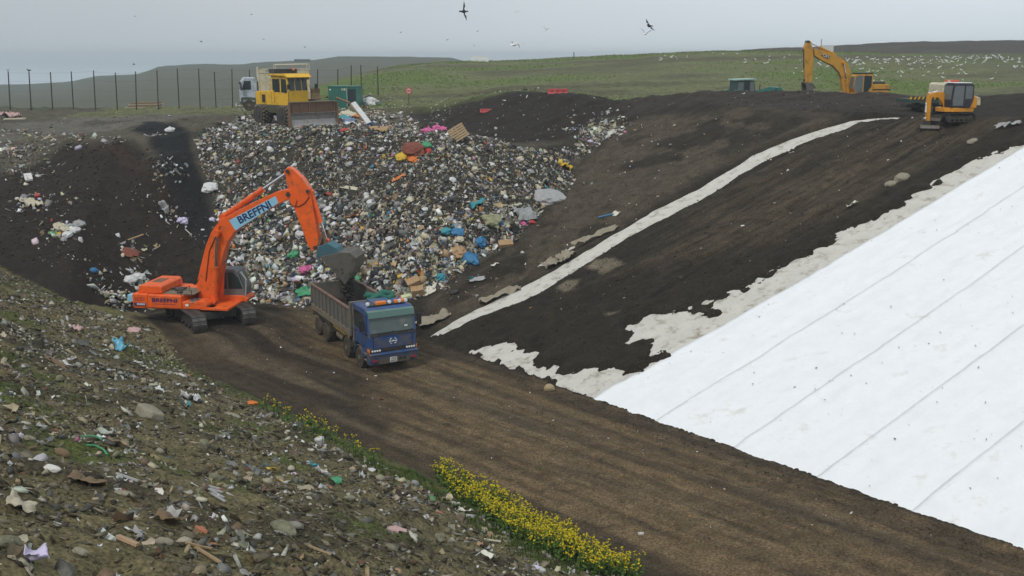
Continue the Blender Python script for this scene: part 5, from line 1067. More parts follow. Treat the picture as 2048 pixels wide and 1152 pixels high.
for k in range(5):
    q = np.stack([fx[:, 0] + r6.normal(0, .07, N), fx[:, 1] + r6.normal(0, .07, N), z + h * r6.uniform(.1, .7, N)], -1)
    parts.append((crumple(2, .1, 5), q, rotm(up, .8, r6), np.tile([.07, .03, .07], (N, 1)) * r6.uniform(.6, 1.3, (N, 1)), np.array([.06, .11, .02]) * r6.uniform(.6, 1.3, (N, 1))))
for k in range(4):
    q = np.stack([fx[:, 0] + ln[:, 0] + r6.normal(0, .06, N), fx[:, 1] + ln[:, 1] + r6.normal(0, .06, N), z + h + r6.normal(0, .05, N)], -1)
    parts.append((LUMP[k], q, rotm(up, .5, r6), np.full((N, 3), .042) * r6.uniform(.5, 1.3, (N, 1)), np.array([.50, .40, .015]) * r6.uniform(.7, 1.15, (N, 1))))
merged('yellow_flowers', parts, mat('petal', None, .7, spec=.2, attr=True), 'band of yellow rape flowers growing along the foot of the near bank', 'flowers')
# ================================================================== fence with netting on the left
fe = empty('litter_fence', (0, 0, 0)); tag(fe, 'tall fence of dark posts and thin wires along the far side of the tip', 'fence')
FP = [(18, 143), (60, 144), (103, 144), (145, 143), (189, 141), (233, 145), (271, 143), (315, 140), (357, 137), (399, 137), (431, 144), (464, 138), (500, 140), (535, 139), (568, 139), (603, 138), (635, 139), (676, 139), (703, 131), (724, 130), (757, 133)]
tops_ = []; rp_ = random.Random(5)
for i, (px, py) in enumerate(FP):
    y = 115 + .006 * px / 10; x = px_at(px, y); z0 = float(GZ(x, y)); d = ray(px, py); z1 = EYE + d[2] * y / d[1]
    x1 = d[0] * y / d[1] - rp_.uniform(.0, .16)
    MB().tube([(x, y, z0 - .3), (x1, y, z1)], .078, 6, .062).build('post', mat('dark_timber', (.045, .036, .028), .85, noise=.3), fe); tops_.append((x, x1, y, z0, z1))
for f_ in (.25, .5, .75, .97):
    MB().tube([(a + (b - a) * f_, y, z0 + (z1 - z0) * f_) for a, b, y, z0, z1 in tops_], .006, 4).build('wire', steel_dark, fe)
# ================================================================== gulls
gw = mat('gull_white', (.80, .80, .78), .7); gg = mat('gull_grey', (.28, .30, .32), .7); gd = mat('bird_dark', (.02, .02, .022), .7); gy_ = mat('beak_yellow', (.6, .35, .03), .5)
def gull_mesh(wings=0, dark=False):
    m = MB(); v, f = blob(I2, 0, 1, 1); v = v.copy(); x = v[:, 0].copy()
    v[:, 1] *= .10 * np.clip(1.15 - .35 * np.abs(x), .3, 1); v[:, 2] *= .11 * np.clip(1.1 - .4 * np.abs(x), .3, 1); v[:, 0] *= .26; v[:, 2] += .20 + .10 * np.clip(x, 0, 1) ** 2
    m.add(v, f); h, hf = I1; m.add(h * np.array([.075, .06, .065]) + np.array([.25, 0, .34]), hf)
    m.prism([(-.24, .20), (-.42, .17), (-.42, .185), (-.24, .23)], -.05, .05); m.prism([(.31, .345), (.385, .325), (.31, .32)], -.012, .012)
    nb = len(m.f)
    if wings == 0:
        for s in (-1, 1): m.add([(.14, s * .09, .27), (.0, s * .115, .25), (-.40, s * .03, .20), (-.1, s * .06, .31)], [(0, 1, 2), (0, 2, 3)])
        for s in (-1, 1): m.box(-.01, .01, s * .04 - .008, s * .04 + .008, 0, .12)
    else:
        a, b_ = wings
        for s, aa, bb in ((-1, a, b_), (1, a * .7, b_ * .8)):
            p1 = (.06, s * .34, .24 + .34 * aa); p2 = (-.08, s * .72, p1[2] + .38 * bb)
            m.add([(.13, s * .06, .25), (-.07, s * .06, .25), (p1[0] + .07, p1[1], p1[2]), (p1[0] - .12, p1[1], p1[2]), p2, (.02, s * .2, .27 + .14 * aa)], [(0, 5, 3, 1), (5, 2, 3), (2, 4, 3)])
            m.add([(.13, s * .06, .235), (-.07, s * .06, .235), (p1[0] + .07, p1[1], p1[2] - .015), (p1[0] - .12, p1[1], p1[2] - .015), p2, (.02, s * .2, .255 + .14 * aa)], [(1, 3, 5, 0), (3, 2, 5), (3, 4, 2)])
    me = bpy.data.meshes.new('gull'); me.from_pydata(m.v, [], m.f); me.materials.append(gd if dark else gw); me.materials.append(gd if dark else gg)
    me.polygons.foreach_set('material_index', [0] * nb + [1] * (len(m.f) - nb)); me.update(); return me
stand = gull_mesh(); rg = np.random.default_rng(77); ng = 0
def gulls(P, N):
    global ng
    for x, y in inpoly(SH(*P), N, rg):
        o = bpy.data.objects.new('gull', stand); COL.objects.link(o); o.location = (x, y, float(GZ(x, y))); o.rotation_euler = (0, 0, rg.uniform(0, 6.28)); s_ = rg.uniform(.55, .85); o.scale = (s_,) * 3
        
        wx = 1024 + FPX * x / (y * math.cos(PITCH) + (EYE - 15) * 0 + .7)
        wz = 'near the left end of its crest' if wx < 1395 else 'left of the ochre boom' if wx < 1600 else 'under the arch of the ochre boom' if wx < 1690 else 'just right of the ochre boom' if wx < 1760 else 'above the crew cab truck' if wx < 1860 else 'above the mini excavator' if wx < 1955 else 'at the right edge'
        tag(o, 'white gull standing on the green hill ' + wz, 'gull', 'gulls standing on the green hill'); ng += 1
gulls([(1690, 116), (2040, 113), (2040, 126), (1690, 128)], 105); gulls([(1690, 118), (2046, 118), (2046, 150), (1690, 150)], 70); gulls([(1630, 118), (1690, 118), (1690, 142), (1630, 142)], 16)
gulls([(1320, 110), (1380, 108), (1380, 122), (1320, 124)], 10); gulls([(1400, 108), (1610, 112), (1610, 140), (1530, 140)], 14); gulls([(1560, 140), (1900, 140), (2010, 165), (1780, 172), (1560, 160)], 18)
def flyer(px, py, dist, yaw, roll, wings, label, dark=False, sc=1.0, pitch=0):
    d = ray(px, py); o = bpy.data.objects.new('dark_bird' if dark else 'gull', gull_mesh(wings, dark)); COL.objects.link(o)
    o.location = tuple(np.array([0, 0, EYE]) + d * dist); o.rotation_euler = (roll, pitch, yaw); o.scale = (sc,) * 3; tag(o, label, 'bird', 'birds flying over the tip'); return o
flyer(923, 24, 62, R(48), R(82), (.25, .5), 'black bird banking on edge at the top of the sky left of the centre', True, .85)
flyer(1027, 95, 58, R(48), R(22), (.45, -.55), 'white bodied gull gliding with drooped wings just above the green hill crest', False, .78)
flyer(1296, 56, 60, R(130), R(42), (.15, .2), 'dark gull banking steeply just above another gull on the right of the sky', True, .75)
flyer(1290, 72, 66, R(60), R(14), (.9, .6), 'pale gull with raised wings just below the steeply banking dark gull', False, .72)
flyer(1032, 26, 120, R(80), R(4), (.2, .2), 'small faint gull high in the sky above the gliding white bodied gull', False, .8)
flyer(1091, 62, 110, R(60), R(20), (.7, .4), 'small faint gull between the gliding white gull and the banking pair', False, .8)
for i, (px, py, di) in enumerate([(402, 85, 130), (610, 96, 150), (268, 131, 130), (503, 30, 170), (802, 66, 170), (895, 81, 170), (955, 64, 180), (948, 92, 170), (270, 34, 180), (527, 80, 190)]):
    flyer(px, py, di, rg.uniform(0, 6), R(rg.uniform(-30, 30)), (rg.uniform(-.3, .6), .3), 'tiny dark speck of a bird far off in the grey sky', True, .55)
def percher(i, lab, dark):
    x, x1, y, z0, z1 = tops_[i]; o = bpy.data.objects.new('dark_bird' if dark else 'gull', gull_mesh(0, dark)); COL.objects.link(o); o.location = (x1, y, z1 - .01); o.rotation_euler = (0, 0, R(160 if dark else 260)); o.scale = (.9,) * 3; tag(o, lab, 'bird')
percher(0, 'white gull perched on top of the leftmost fence post', False); percher(1, 'dark bird perched on the second fence post from the left', True)
# ================================================================== loose things one can pick out
def frame_on(x, y, tilt=1.0, spin=0., dz=0):
    z = float(GZ(x, y)); n = Vector(GN(np.array([x]), np.array([y]), .5)[0]); n = (n * tilt + Vector((0, 0, 1)) * (1 - tilt)).normalized()
    q = Vector((0, 0, 1)).rotation_difference(n).to_matrix().to_4x4(); return Matrix.Translation((x, y, z + dz)) @ q @ Matrix.Rotation(spin, 4, 'Z')
def put_at(o, px, py, tilt=1., spin=0., dz=0.):
    h_ = hit(px, py); o.matrix_world = frame_on(h_[0], h_[1], tilt, spin, dz); return o
MC = {}
def cmat(name, col, rough=.6): return mat(name, col, rough, noise=.16, nscale=5, bump=.25)
WHT = cmat('white_plastic', (.54, .54, .53)); GRYP = cmat('grey_plastic', (.30, .30, .30)); BLKP = cmat('black_plastic_film', (.022, .022, .024), .4); CRM = cmat('cream_plastic', (.46, .42, .31)); BLU = cmat('blue_plastic', (.03, .15, .30)); TEA = cmat('turquoise_plastic', (.03, .24, .29)); GRN = cmat('green_plastic', (.05, .26, .12)); PNK = cmat('pink_plastic', (.50, .10, .25)); YEL = cmat('yellow_plastic', (.55, .36, .03)); ORG = cmat('orange_plastic', (.55, .15, .02)); CARD = cmat('cardboard', (.34, .22, .115), .85); PAPER = cmat('paper', (.60, .57, .48), .85); WOOD = cmat('weathered_wood', (.30, .21, .12), .85); BROWN = cmat('brown_cloth', (.16, .11, .065), .95); RUST = cmat('rust_brown_carpet', (.17, .055, .035), .98); LILAC = cmat('lilac_plastic', (.50, .45, .60)); OLIVE = cmat('olive_sack', (.25, .25, .15), .9); TERRA = cmat('terracotta', (.33, .13, .07), .85); REDP = cmat('red_scrap', (.42, .04, .035)); ROCK = mat('pale_stone', (.24, .22, .165), .95, spec=.15, noise=.25, nscale=4, bump=.6); LICH = mat('lichen_stone', (.17, .165, .11), .95, spec=.15, noise=.45, nscale=5, bump=.8); PINKC = cmat('dull_pink_cloth', (.45, .30, .28), .9)
def meshobj(name, vf, m, smooth=True, sc=None):
    v, f = vf; v = np.asarray(v) * (1 if sc is None else np.asarray(sc)); me = bpy.data.meshes.new(name); me.from_pydata([tuple(a) for a in v], [], f); me.materials.append(m)
    if smooth: me.polygons.foreach_set('use_smooth', [True] * len(me.polygons))
    o = bpy.data.objects.new(name, me); COL.objects.link(o); return o
def bag_vf(seed, neck=True):
    v, f = I3; v = v * (.92 + .40 * n3(v, 1.8, seed) + .34 * np.abs(n3(v, 4.5, seed + 3)) + np.random.default_rng(seed).normal(0, .05, len(v)))[:, None]
    if neck:
        t = np.clip(v[:, 2] - .55, 0, 1); v[:, 0] *= 1 - .85 * sstep(0, .45, t); v[:, 1] *= 1 - .85 * sstep(0, .45, t); v[:, 2] += .55 * t
    v[:, 2] *= .72; v[:, 2] = np.maximum(v[:, 2], -.42) + .30; return v, f
def sheet_vf(seed, w, h, amp=.16, n=11):
    g = np.linspace(-1, 1, n); a, b = np.meshgrid(g, g); r = np.random.default_rng(seed)
    z = amp * fbm(a * w * 2 + seed, b * h * 2, .8, 3, seed) * 2 + amp * .9; x = a * w / 2 * (1 + .15 * fbm(b * 2, a * 0 + seed, .7, 2, seed)) ; y = b * h / 2 * (1 + .2 * fbm(a * 2, b * 0 + seed, .6, 2, seed + 4))
    i = np.arange(n * n).reshape(n, n); f = [tuple(int(q) for q in t) for t in np.stack([i[:-1, :-1], i[:-1, 1:], i[1:, 1:], i[1:, :-1]], -1).reshape(-1, 4)]
    return np.stack([x, y, z], -1).reshape(-1, 3), f
def bag(px, py, size, m, label, group=None, seed=None, cat='bag', name='rubbish_bag', flat=1., spin=None):
    seed = seed if seed is not None else int(px * 7 + py); rr = random.Random(seed)
    o = meshobj(name, bag_vf(seed % 97, rr.random() < .7), m, False, (size * .62, size * .52, size * .5 * flat)); put_at(o, px, py, .6, rr.uniform(0, 6) if spin is None else spin, -.02); return tag(o, label, cat, group)
def sheet(px, py, w, h, m, label, cat, name, amp=.15, spin=0., group=None, dz=.04):
    o = meshobj(name, sheet_vf(int(px + py) % 89, w, h, amp), m, True); o.modifiers.new('thick', 'SOLIDIFY').thickness = .012; put_at(o, px, py, .9, spin, dz); return tag(o, label, cat, group)
def carton(px, py, a, b, c, label, spin, m=CARD, tilt=.6, flaps=True):
    h_ = hit(px, py); e = bpy.data.objects.new('cardboard_box', None); COL.objects.link(e); e.matrix_world = frame_on(h_[0], h_[1], tilt, spin, -.03); tag(e, label, 'box')
    bx_ = MB().box(-a / 2, a / 2, -b / 2, b / 2, 0, c).build('carton', m, e, .01)
    if flaps:
        for s in (-1, 1): MB().bar((s * a * .02, 0, c + .012), (s * a * .53, 0, c + .03), b * 1.0, .012).build('flap', m, e)
    return e
def plank(px, py, l, w, t, m, label, spin, cat='plank', tilt=1., dz=.05, roll=0., name='plank', group=None):
    o = MB().box(-l / 2, l / 2, -w / 2, w / 2, -t / 2, t / 2).build(name, m, None, min(.01, t * .2)); h_ = hit(px, py); o.matrix_world = frame_on(h_[0], h_[1], tilt, spin, dz) @ Matrix.Rotation(roll, 4, 'Y'); return tag(o, label, cat, group)
def stone(px, py, sx, sy, sz, m, label, seed, spin=0., cat='stone', name='stone', amp=.35, group=None, sink=.3, blocky=False):
    v, f = blob(I3, amp, 1.2, seed)
    if blocky: v = np.sign(v) * np.abs(v) ** .45; v = v * (1 + .10 * n3(v, 2.5, seed))[:, None]
    o = meshobj(name, (v, f), m, False, (sx / 2, sy / 2, sz / 2)); put_at(o, px, py, .9, spin, sz * (.5 - sink)); return tag(o, label, cat, group)
MARKS = [(826, 304, 'the rust brown carpet heap'), (868, 262, 'the cluster of magenta bags'), (917, 277, 'the broken wooden pallet'), (1128, 334, 'the crumpled yellow sheet'), (1046, 436, 'the large grey plastic sheet'), (985, 446, 'the pale olive sack'), (833, 580, 'the two cardboard boxes'), (938, 521, 'the bright blue bag'), (915, 467, 'the blue and teal bags'), (1095, 397, 'the grey rolled mattress'), (690, 510, 'the excavator bucket'), (700, 562, 'the falling soil'), (588, 512, 'the green bag'), (618, 575, 'the tail of the lorry'), (421, 378, 'the white polystyrene block'), (630, 252, 'the compactor blade'), (698, 378, 'the long cream board'), (797, 357, 'the flat orange board'), (465, 575, 'the orange excavator cab'), (440, 445, 'the elbow of the orange boom'), (600, 370, 'the top of the orange stick'), (630, 450, 'the lower half of the orange stick'), (955, 412, 'the teal plastic sheet'), (1011, 491, 'the long tan cardboard box'), (510, 400, 'the lettered orange boom'), (545, 248, 'the compactor wheels'), (725, 240, 'the leaning white board'), (770, 430, 'the middle of the heap face')]
BANK_MARKS = [(300, 835, 'the long concrete block'), (566, 1062, 'the lichen boulder'), (640, 885, 'the white bucket'), (105, 941, 'the smooth white stone'), (425, 985, 'the grey plastic bundle'), (238, 700, 'the translucent blue bag'), (42, 1018, 'the dirty cream cloth'), (790, 1062, 'the pinkish bundle'), (256, 1087, 'the pinkish plank'), (672, 962, 'the green plastic bag'), (130, 730, 'the brown board'), (340, 1050, 'the brown matted cloth')]
def near_by(px, py, marks=MARKS):
    d_, mx_, my_, nm_ = min((math.hypot(px - a, (py - b) * 1.2), a, b, n) for a, b, n in marks)
    dx, dy = px - mx_, py - my_; v_ = 'just ' if d_ < 28 else 'well ' if d_ > 62 else ''
    side = 'left of' if dx < 0 else 'right of'; vert = 'above' if dy < 0 else 'below'
    return v_ + (side if abs(dx) > 2.2 * abs(dy) else vert if abs(dy) > 2.2 * abs(dx) else vert + ' and ' + side) + ' ' + nm_
# --- on and beside the rubbish heap
bag(826, 303, 1.35, RUST, 'rust brown heap of matted carpet high on the rubbish heap', cat='carpet', name='carpet_heap', flat=.8)
bag(806, 316, .75, YEL, 'bright yellow crumpled bag beside the rust brown carpet heap'); bag(829, 319, .7, ORG, 'orange crumpled bag at the foot of the rust brown carpet heap', flat=.7); bag(812, 309, .6, ORG, 'orange cloth caught on the left of the rust brown carpet heap', cat='cloth', name='cloth_scrap', flat=.6)
bag(853, 293, .65, GRN, 'bright green bag right above the rust brown carpet heap'); bag(857, 303, .5, REDP, 'small red bag between the carpet heap and the bright green bag')
for k, (px, py, s_) in enumerate([(856, 266, .8), (874, 258, .7), (886, 260, .6), (868, 264, .5)]): bag(px, py, s_, PNK, ['leftmost and largest', 'uppermost', 'rightmost', 'smallest and middle'][k] + ' magenta bag of the cluster at the top right of the heap', 'magenta bags on the heap')
h_ = hit(917, 277); cr = bpy.data.objects.new('wooden_pallet', None); COL.objects.link(cr); cr.matrix_world = frame_on(h_[0], h_[1], .7, R(28), .35) @ Matrix.Rotation(R(-32), 4, 'Y') @ Matrix.Rotation(R(25), 4, 'X'); tag(cr, 'broken pale wooden pallet standing on edge at the top of the heap', 'pallet')
for k in range(6): MB().box(-.6, .6, -.5 + k * .19, -.36 + k * .19, 0, .03).build('slat', WOOD, cr)
for x in (-.5, 0, .5): MB().box(x - .05, x + .05, -.5, .6, -.1, -.002).build('bearer', WOOD, cr)
sheet(1128, 334, 1.1, .55, YEL, 'crumpled yellow plastic sheet at the right edge of the heap', 'plastic sheet', 'plastic_sheet', .2, R(10)); sheet(1046, 436, 1.7, 1.4, GRYP, 'large grey plastic sheet at the lower right edge of the heap', 'plastic sheet', 'plastic_sheet', .3, R(40))
bag(985, 446, 1.05, OLIVE, 'pale olive sack left of the large grey plastic sheet'); bag(1095, 397, 1.9, GRYP, 'long grey rolled mattress at the right foot of the heap', cat='mattress', name='mattress', flat=.55, spin=R(25))
carton(829, 571, .75, .6, .42, 'open cardboard box above another box beside the lorry roof', R(20)); carton(836, 588, .72, .55, .40, 'lower cardboard box of two at the foot of the heap', R(8)); carton(1011, 491, .9, .55, .3, 'long tan cardboard box at the right foot of the heap', R(12), flaps=False)
bag(916, 506, .95, CARD, 'crumpled brown cardboard above the bright blue bag', cat='cardboard', name='crumpled_cardboard', flat=.8); sheet(858, 586, .8, .6, PAPER, 'cream paper sheet lying right of the two cardboard boxes', 'paper', 'paper_sheet', .14, R(20)); sheet(876, 578, .7, .4, PAPER, 'smaller cream paper scrap at the far right of the two cardboard boxes', 'paper', 'paper_sheet', .14, R(-15))
carton(816, 594, .75, .4, .16, 'white and pale green flat box by the lorry roof', R(15), cmat('pale_lime', (.55, .62, .35)), flaps=False)
for px, py, s_, lab in ((938, 521, 1.0, 'bright blue bag at the right foot of the heap'), (962, 487, .75, 'blue bag with a yellow tie above the bright blue bag'), (915, 468, .7, 'blue bag in the lower middle right of the heap beside a teal one')): bag(px, py, s_, BLU, lab)
bag(892, 466, .6, TEA, 'teal bag left of the blue one in the lower right of the heap'); bag(881, 556, .5, TEA, 'small square teal bag just right of the cardboard boxes above the lorry'); sheet(955, 412, 1.0, .5, TEA, 'teal plastic sheet in the middle right of the heap', 'plastic sheet', 'plastic_sheet', .2, R(30))
bag(1046, 449, .4, PNK, 'small pink bag below the large grey plastic sheet'); bag(1063, 446, .42, REDP, 'small red bag below the right of the large grey plastic sheet')
bag(421, 378, .95, WHT, 'white polystyrene block at the left edge of the heap', cat='polystyrene block', name='polystyrene_block', flat=.8); plank(698, 378, 1.4, .25, .1, CRM, 'long cream board lying in the middle of the heap', R(-30), 'board', name='board'); plank(797, 357, 1.0, .25, .05, ORG, 'flat orange board in the middle of the heap', R(2), 'board', name='board')
bag(588, 512, .65, GRN, 'green bag below the stick of the orange excavator'); bag(612, 585, .9, GRN, 'green and yellow plastic sheet by the tail of the lorry', cat='plastic sheet', name='plastic_sheet', flat=.6); bag(715, 560, .5, GRN, 'green bag right of the falling soil'); bag(612, 542, .7, PNK, 'pink bag left of the excavator bucket at the foot of the heap')
bag(595, 600, .6, BLU, 'blue plastic bundle on the ground left of the lorry tail', cat='plastic bundle', name='plastic_bundle', flat=.7)
for k, (m, nm, pts) in enumerate([
    (WHT, 'white', [(420, 300), (440, 262), (470, 258), (436, 345), (445, 395), (450, 425), (438, 440), (480, 590), (500, 560), (512, 575), (530, 565), (545, 590), (490, 545), (520, 520), (560, 545), (565, 520), (548, 480), (600, 470), (575, 440), (640, 545), (655, 420), (700, 440), (742, 405), (900, 545), (935, 420), (985, 330), (1010, 395), (780, 480), (850, 420), (765, 300), (905, 360), (655, 300), (540, 300), (590, 330)]),
    (GRYP, 'grey', [(505, 585), (525, 590), (470, 580), (540, 540), (580, 560), (560, 500), (620, 520), (690, 470), (740, 500), (810, 540), (870, 500), (960, 455), (1005, 450), (900, 440), (480, 300), (520, 350), (700, 330), (860, 340), (1000, 350), (1060, 345)]),
    (BLKP, 'black', [(640, 560), (665, 545), (690, 575), (720, 575), (745, 560), (770, 575), (790, 555), (760, 540), (600, 500), (655, 475), (720, 470), (805, 510), (850, 530), (880, 530), (840, 450), (900, 400), (775, 385), (640, 380), (760, 350), (960, 380), (910, 585), (570, 580), (500, 460), (540, 430)]),
    (CRM, 'cream', [(430, 310), (455, 330), (505, 310), (570, 300), (620, 300), (700, 290), (760, 275), (880, 300), (940, 300), (1040, 320), (1090, 320), (1120, 360), (1075, 375), (950, 340), (820, 400), (730, 430), (600, 430), (520, 490), (770, 510), (840, 480), (920, 480), (975, 500), (870, 440), (1205, 258), (1190, 280)]),
    (LILAC, 'pale lilac', [(425, 440), (440, 455), (470, 470), (560, 470), (590, 560), (700, 300), (1180, 285)])]):
    for px, py in pts: 
        _z = 'at the left edge of the rubbish heap' if px < 485 else 'at the foot of the heap behind the lorry' if py > 540 and px > 590 else 'at the foot of the heap beside the orange excavator' if py > 500 and px < 600 else 'high on the rubbish heap near its crest' if py < 335 else 'on the right flank of the rubbish heap' if px > 860 else 'in the middle of the rubbish heap'
        bag(px, py, random.uniform(.28, .48), m, nm + ' rubbish bag ' + near_by(px, py), nm + ' rubbish bags on the heap')
# --- rubbish pushed up beside the blade
bag(697, 232, 1.5, CRM, 'long cream padded mattress leaning beside the compactor blade', cat='mattress', name='mattress', flat=.6, spin=R(-20))
def lean(px0, py0, px1, py1, y0, y1, w, t, m, label, cat, name):
    a = ray(px0, py0); b = ray(px1, py1); A = np.array([0, 0, EYE]) + a * (y0 / a[1]); B = np.array([0, 0, EYE]) + b * (y1 / b[1]); o = MB().bar(A, B, w, t, (0, -.6, 1)).build(name, m, None, .01); return tag(o, label, cat)
lean(738, 246, 706, 205, 79.6, 80.6, .42, .08, WHT, 'long white board leaning on the rubbish right of the compactor blade', 'board', 'board'); lean(726, 240, 700, 208, 79.9, 80.7, .12, .10, WOOD, 'brown timber leaning beside the long white board', 'plank', 'plank'); lean(700, 206, 672, 195, 80.6, 81.2, .14, .12, BROWN, 'brown pipe lying over the top of the compactor blade', 'pipe', 'pipe')
bag(690, 240, 1.0, TEA, 'green bag pressed against the right end of the compactor blade', flat=.8); bag(700, 247, .9, cmat('blue_grey_plastic', (.17, .22, .33)), 'blue grey bundle in front of the white sheet by the blade', cat='bundle', name='bundle'); sheet(706, 252, 1.3, .5, WHT, 'white sheet lying at the foot of the rubbish by the blade', 'sheet', 'sheet', .15, R(-5)); bag(688, 264, .55, REDP, 'small red bag on the heap below the compactor blade'); bag(742, 252, .8, cmat('dark_blue_plastic', (.04, .06, .12)), 'dark blue bag right of the leaning boards'); sheet(757, 262, 1.3, .7, CARD, 'tan cardboard sheet on the heap right of the leaning boards', 'cardboard', 'cardboard_sheet', .18, R(-25)); bag(720, 232, .9, ORG, 'orange brown board wedged behind the white board', cat='board', name='board', flat=.5)
h_ = hit(741, 205); o = bag(741, 210, 1.5, WHT, 'big white builders sack with a dark opening behind the heap', cat='sack', name='builders_sack', flat=1.0); bag(738, 208, .7, BLKP, 'black sheet over the top of the big white builders sack', cat='plastic sheet', name='plastic_sheet').location.z += .55
# --- left side
tsk = bpy.data.objects.new('timber_stack', None); COL.objects.link(tsk); h_ = hit(290, 215); tsk.matrix_world = frame_on(h_[0], h_[1], .5, R(-6), 0); tag(tsk, 'stack of pale boards lying on the ground in front of the fence', 'timber stack')
for k in range(6): MB().box(-2.1 + .12 * k, 2.0 - .1 * (k % 3), -.7 + .05 * k, .6, .02 + k * .10, .09 + k * .10).build('board', [CRM, WOOD, BROWN][k % 3], tsk)
sheet(14, 236, 2.6, 1.6, PINKC, 'dull pink crumpled carpet at the left edge above the road', 'carpet', 'carpet_sheet', .35, R(10)); plank(30, 243, 2.2, .3, .12, CRM, 'cream board under the dull pink carpet', R(-6), dz=.25, name='board', cat='board')
plank(57, 358, 1.3, .5, .14, cmat('pale_foam', (.55, .52, .50)), 'pale foam board standing out on the left pit wall', R(-62), 'foam board', name='foam_board', dz=.12)
bag(364, 444, .6, LILAC, 'white and purple bag on the brown left wall above the boom foot'); sheet(328, 420, .9, .35, GRYP, 'tangled grey plastic strip on the brown left wall', 'plastic strip', 'plastic_strip', .25, R(-40)); plank(377, 466, .7, .05, .05, WHT, 'thin white stick on the left wall just left of the boom', R(-35), 'stick', name='stick'); bag(187, 543, .45, BLU, 'small bright blue bag on the dark left wall'); plank(268, 484, 1.3, .10, .06, WOOD, 'long pale lath sticking out of the debris on the left wall', R(35), dz=.25, roll=R(-25)); plank(276, 520, 1.1, .10, .08, BROWN, 'brown lath in the debris above the excavator hood', R(-40), dz=.15); bag(258, 505, 1.1, RUST, 'rust coloured cloth heap in the debris above the excavator', cat='cloth', name='cloth_heap', flat=.4); bag(262, 562, .7, WHT, 'white bag behind the tail of the orange excavator'); bag(278, 556, .65, WHT, 'white sack touching the excavator hood'); plank(218, 592, 1.3, .12, .1, CRM, 'curved cream board end in the litter left of the excavator', R(60), dz=.12)
for px, py in ((118, 455), (130, 462), (140, 455), (150, 462), (135, 472), (128, 480), (158, 450)): bag(px, py, random.uniform(.4, .65), [WHT, CRM, GRYP][px % 3], ['white', 'cream', 'grey'][px % 3] + ' bag in the small cluster on the left pit wall', 'pale bags on the left pit wall')
sheet(62, 410, 1.6, .7, CRM, 'pale cloth lying on the left pit wall at the edge of the frame', 'cloth', 'cloth_sheet', .2, R(-30)); bag(340, 262, .6, WHT, 'white scrap bag on the crest beside the black soil mound'); sheet(640, 560, 1.0, .4, WHT, 'white sheet lying at the foot of the heap behind the lorry', 'sheet', 'sheet', .2, R(10)); sheet(508, 603, .5, .35, WHT, 'white scrap of paper on the floor right of the excavator tracks', 'paper', 'paper_scrap', .12, R(10))
# --- right slope
stone(1803, 360, .95, .6, .5, ROCK, 'larger pale boulder resting on the upper right slope', 301, R(20), 'boulder', 'boulder'); stone(1779, 371, .85, .5, .32, ROCK, 'flatter pale boulder left of the larger one on the right slope', 302, R(30), 'boulder', 'boulder'); stone(1944, 285, .8, .5, .3, ROCK, 'grey boulder on the slope below the mini excavator', 303, R(25), 'boulder', 'boulder'); stone(1098, 780, .5, .42, .38, mat('tan_stone', (.32, .25, .15), .9, noise=.2, bump=.4), 'round tan boulder at the lower edge of the slope', 304, 0, 'boulder', 'boulder')
sheet(2015, 254, 1.8, .3, GRYP, 'torn grey strip of fabric on the slope at the right edge', 'fabric strip', 'fabric_strip', .15, R(15)); sheet(1706, 413, .6, .3, PAPER, 'small pale scrap of cloth on the right slope below the boulders', 'cloth', 'cloth_scrap', .12, R(10)); sheet(955, 561, .9, .35, GRYP, 'grey flat sheet on the brown slope right of the heap', 'sheet', 'sheet', .06, R(8)); sheet(990, 533, .5, .2, PAPER, 'white paper scrap on the slope above the grey flat sheet', 'paper', 'paper_scrap', .08, R(20)); plank(1212, 433, 1.0, .12, .06, BLU, 'thin dark blue strip on the brown slope above the white strip', R(10), 'plastic strip', name='plastic_strip'); sheet(1232, 430, .45, .35, PAPER, 'cream scrap at the end of the dark blue strip', 'paper', 'paper_scrap', .1, R(30))
GEOF = mat('flap_fabric', (.27, .24, .18), .9, noise=.15, dirt=(.2, .16, .11), dirtamt=.3)
for px, py, w, h, sp, lab in ((1108, 528, 1.5, .8, 35, 'turned up corner of old cream fabric left of the white strip'), (1132, 516, 1.2, .8, 60, 'second turned up cream fabric flap above the first one'), (866, 645, 2.0, 1.0, 30, 'crumpled tan fabric behind the lorry cab'), (1000, 595, 2.6, .5, 28, 'narrow tan fabric fold along the left of the white strip'), (1190, 478, 3.4, .35, 30, 'long narrow fabric edge along the upper left of the white strip')):
    sheet(px, py, w, h, GEOF, lab, 'fabric', 'fabric_flap', .16, R(sp), dz=.10)
# --- near bank
stone(300, 835, 1.25, .62, .42, ROCK, 'long pale concrete block lying on the near bank', 311, R(-52), 'concrete block', 'concrete_block', .1, sink=.25, blocky=True); stone(465, 832, .7, .45, .16, ROCK, 'flat pale stone right of the long concrete block', 312, R(-20)); stone(566, 1062, .62, .34, .3, LICH, 'large lichen covered boulder near the bottom of the bank', 313, R(-28), 'boulder', 'boulder', .28); stone(105, 941, .36, .22, .16, cmat('white_stone', (.56, .55, .50), .8), 'smooth white stone among green blades on the lower left bank', 314, R(5)); stone(402, 1063, .27, .14, .12, TERRA, 'oval terracotta stone on the lower bank', 315, R(-25)); stone(162, 1108, .26, .2, .12, ROCK, 'angular pale stone near the bottom left corner', 316, R(20)); stone(1180, 1136, .34, .2, .16, LICH, 'dark grey stone at the foot of the bank by the last flowers', 317, R(-10)); stone(1160, 1136, .30, .18, .18, LICH, 'grey stone left of the dark grey one at the end of the bank', 318, R(20)); stone(125, 910, .35, .2, .2, BROWN, 'brown lump of clay left of the green net scraps', 319, 0, 'clay lump', 'clay_lump')
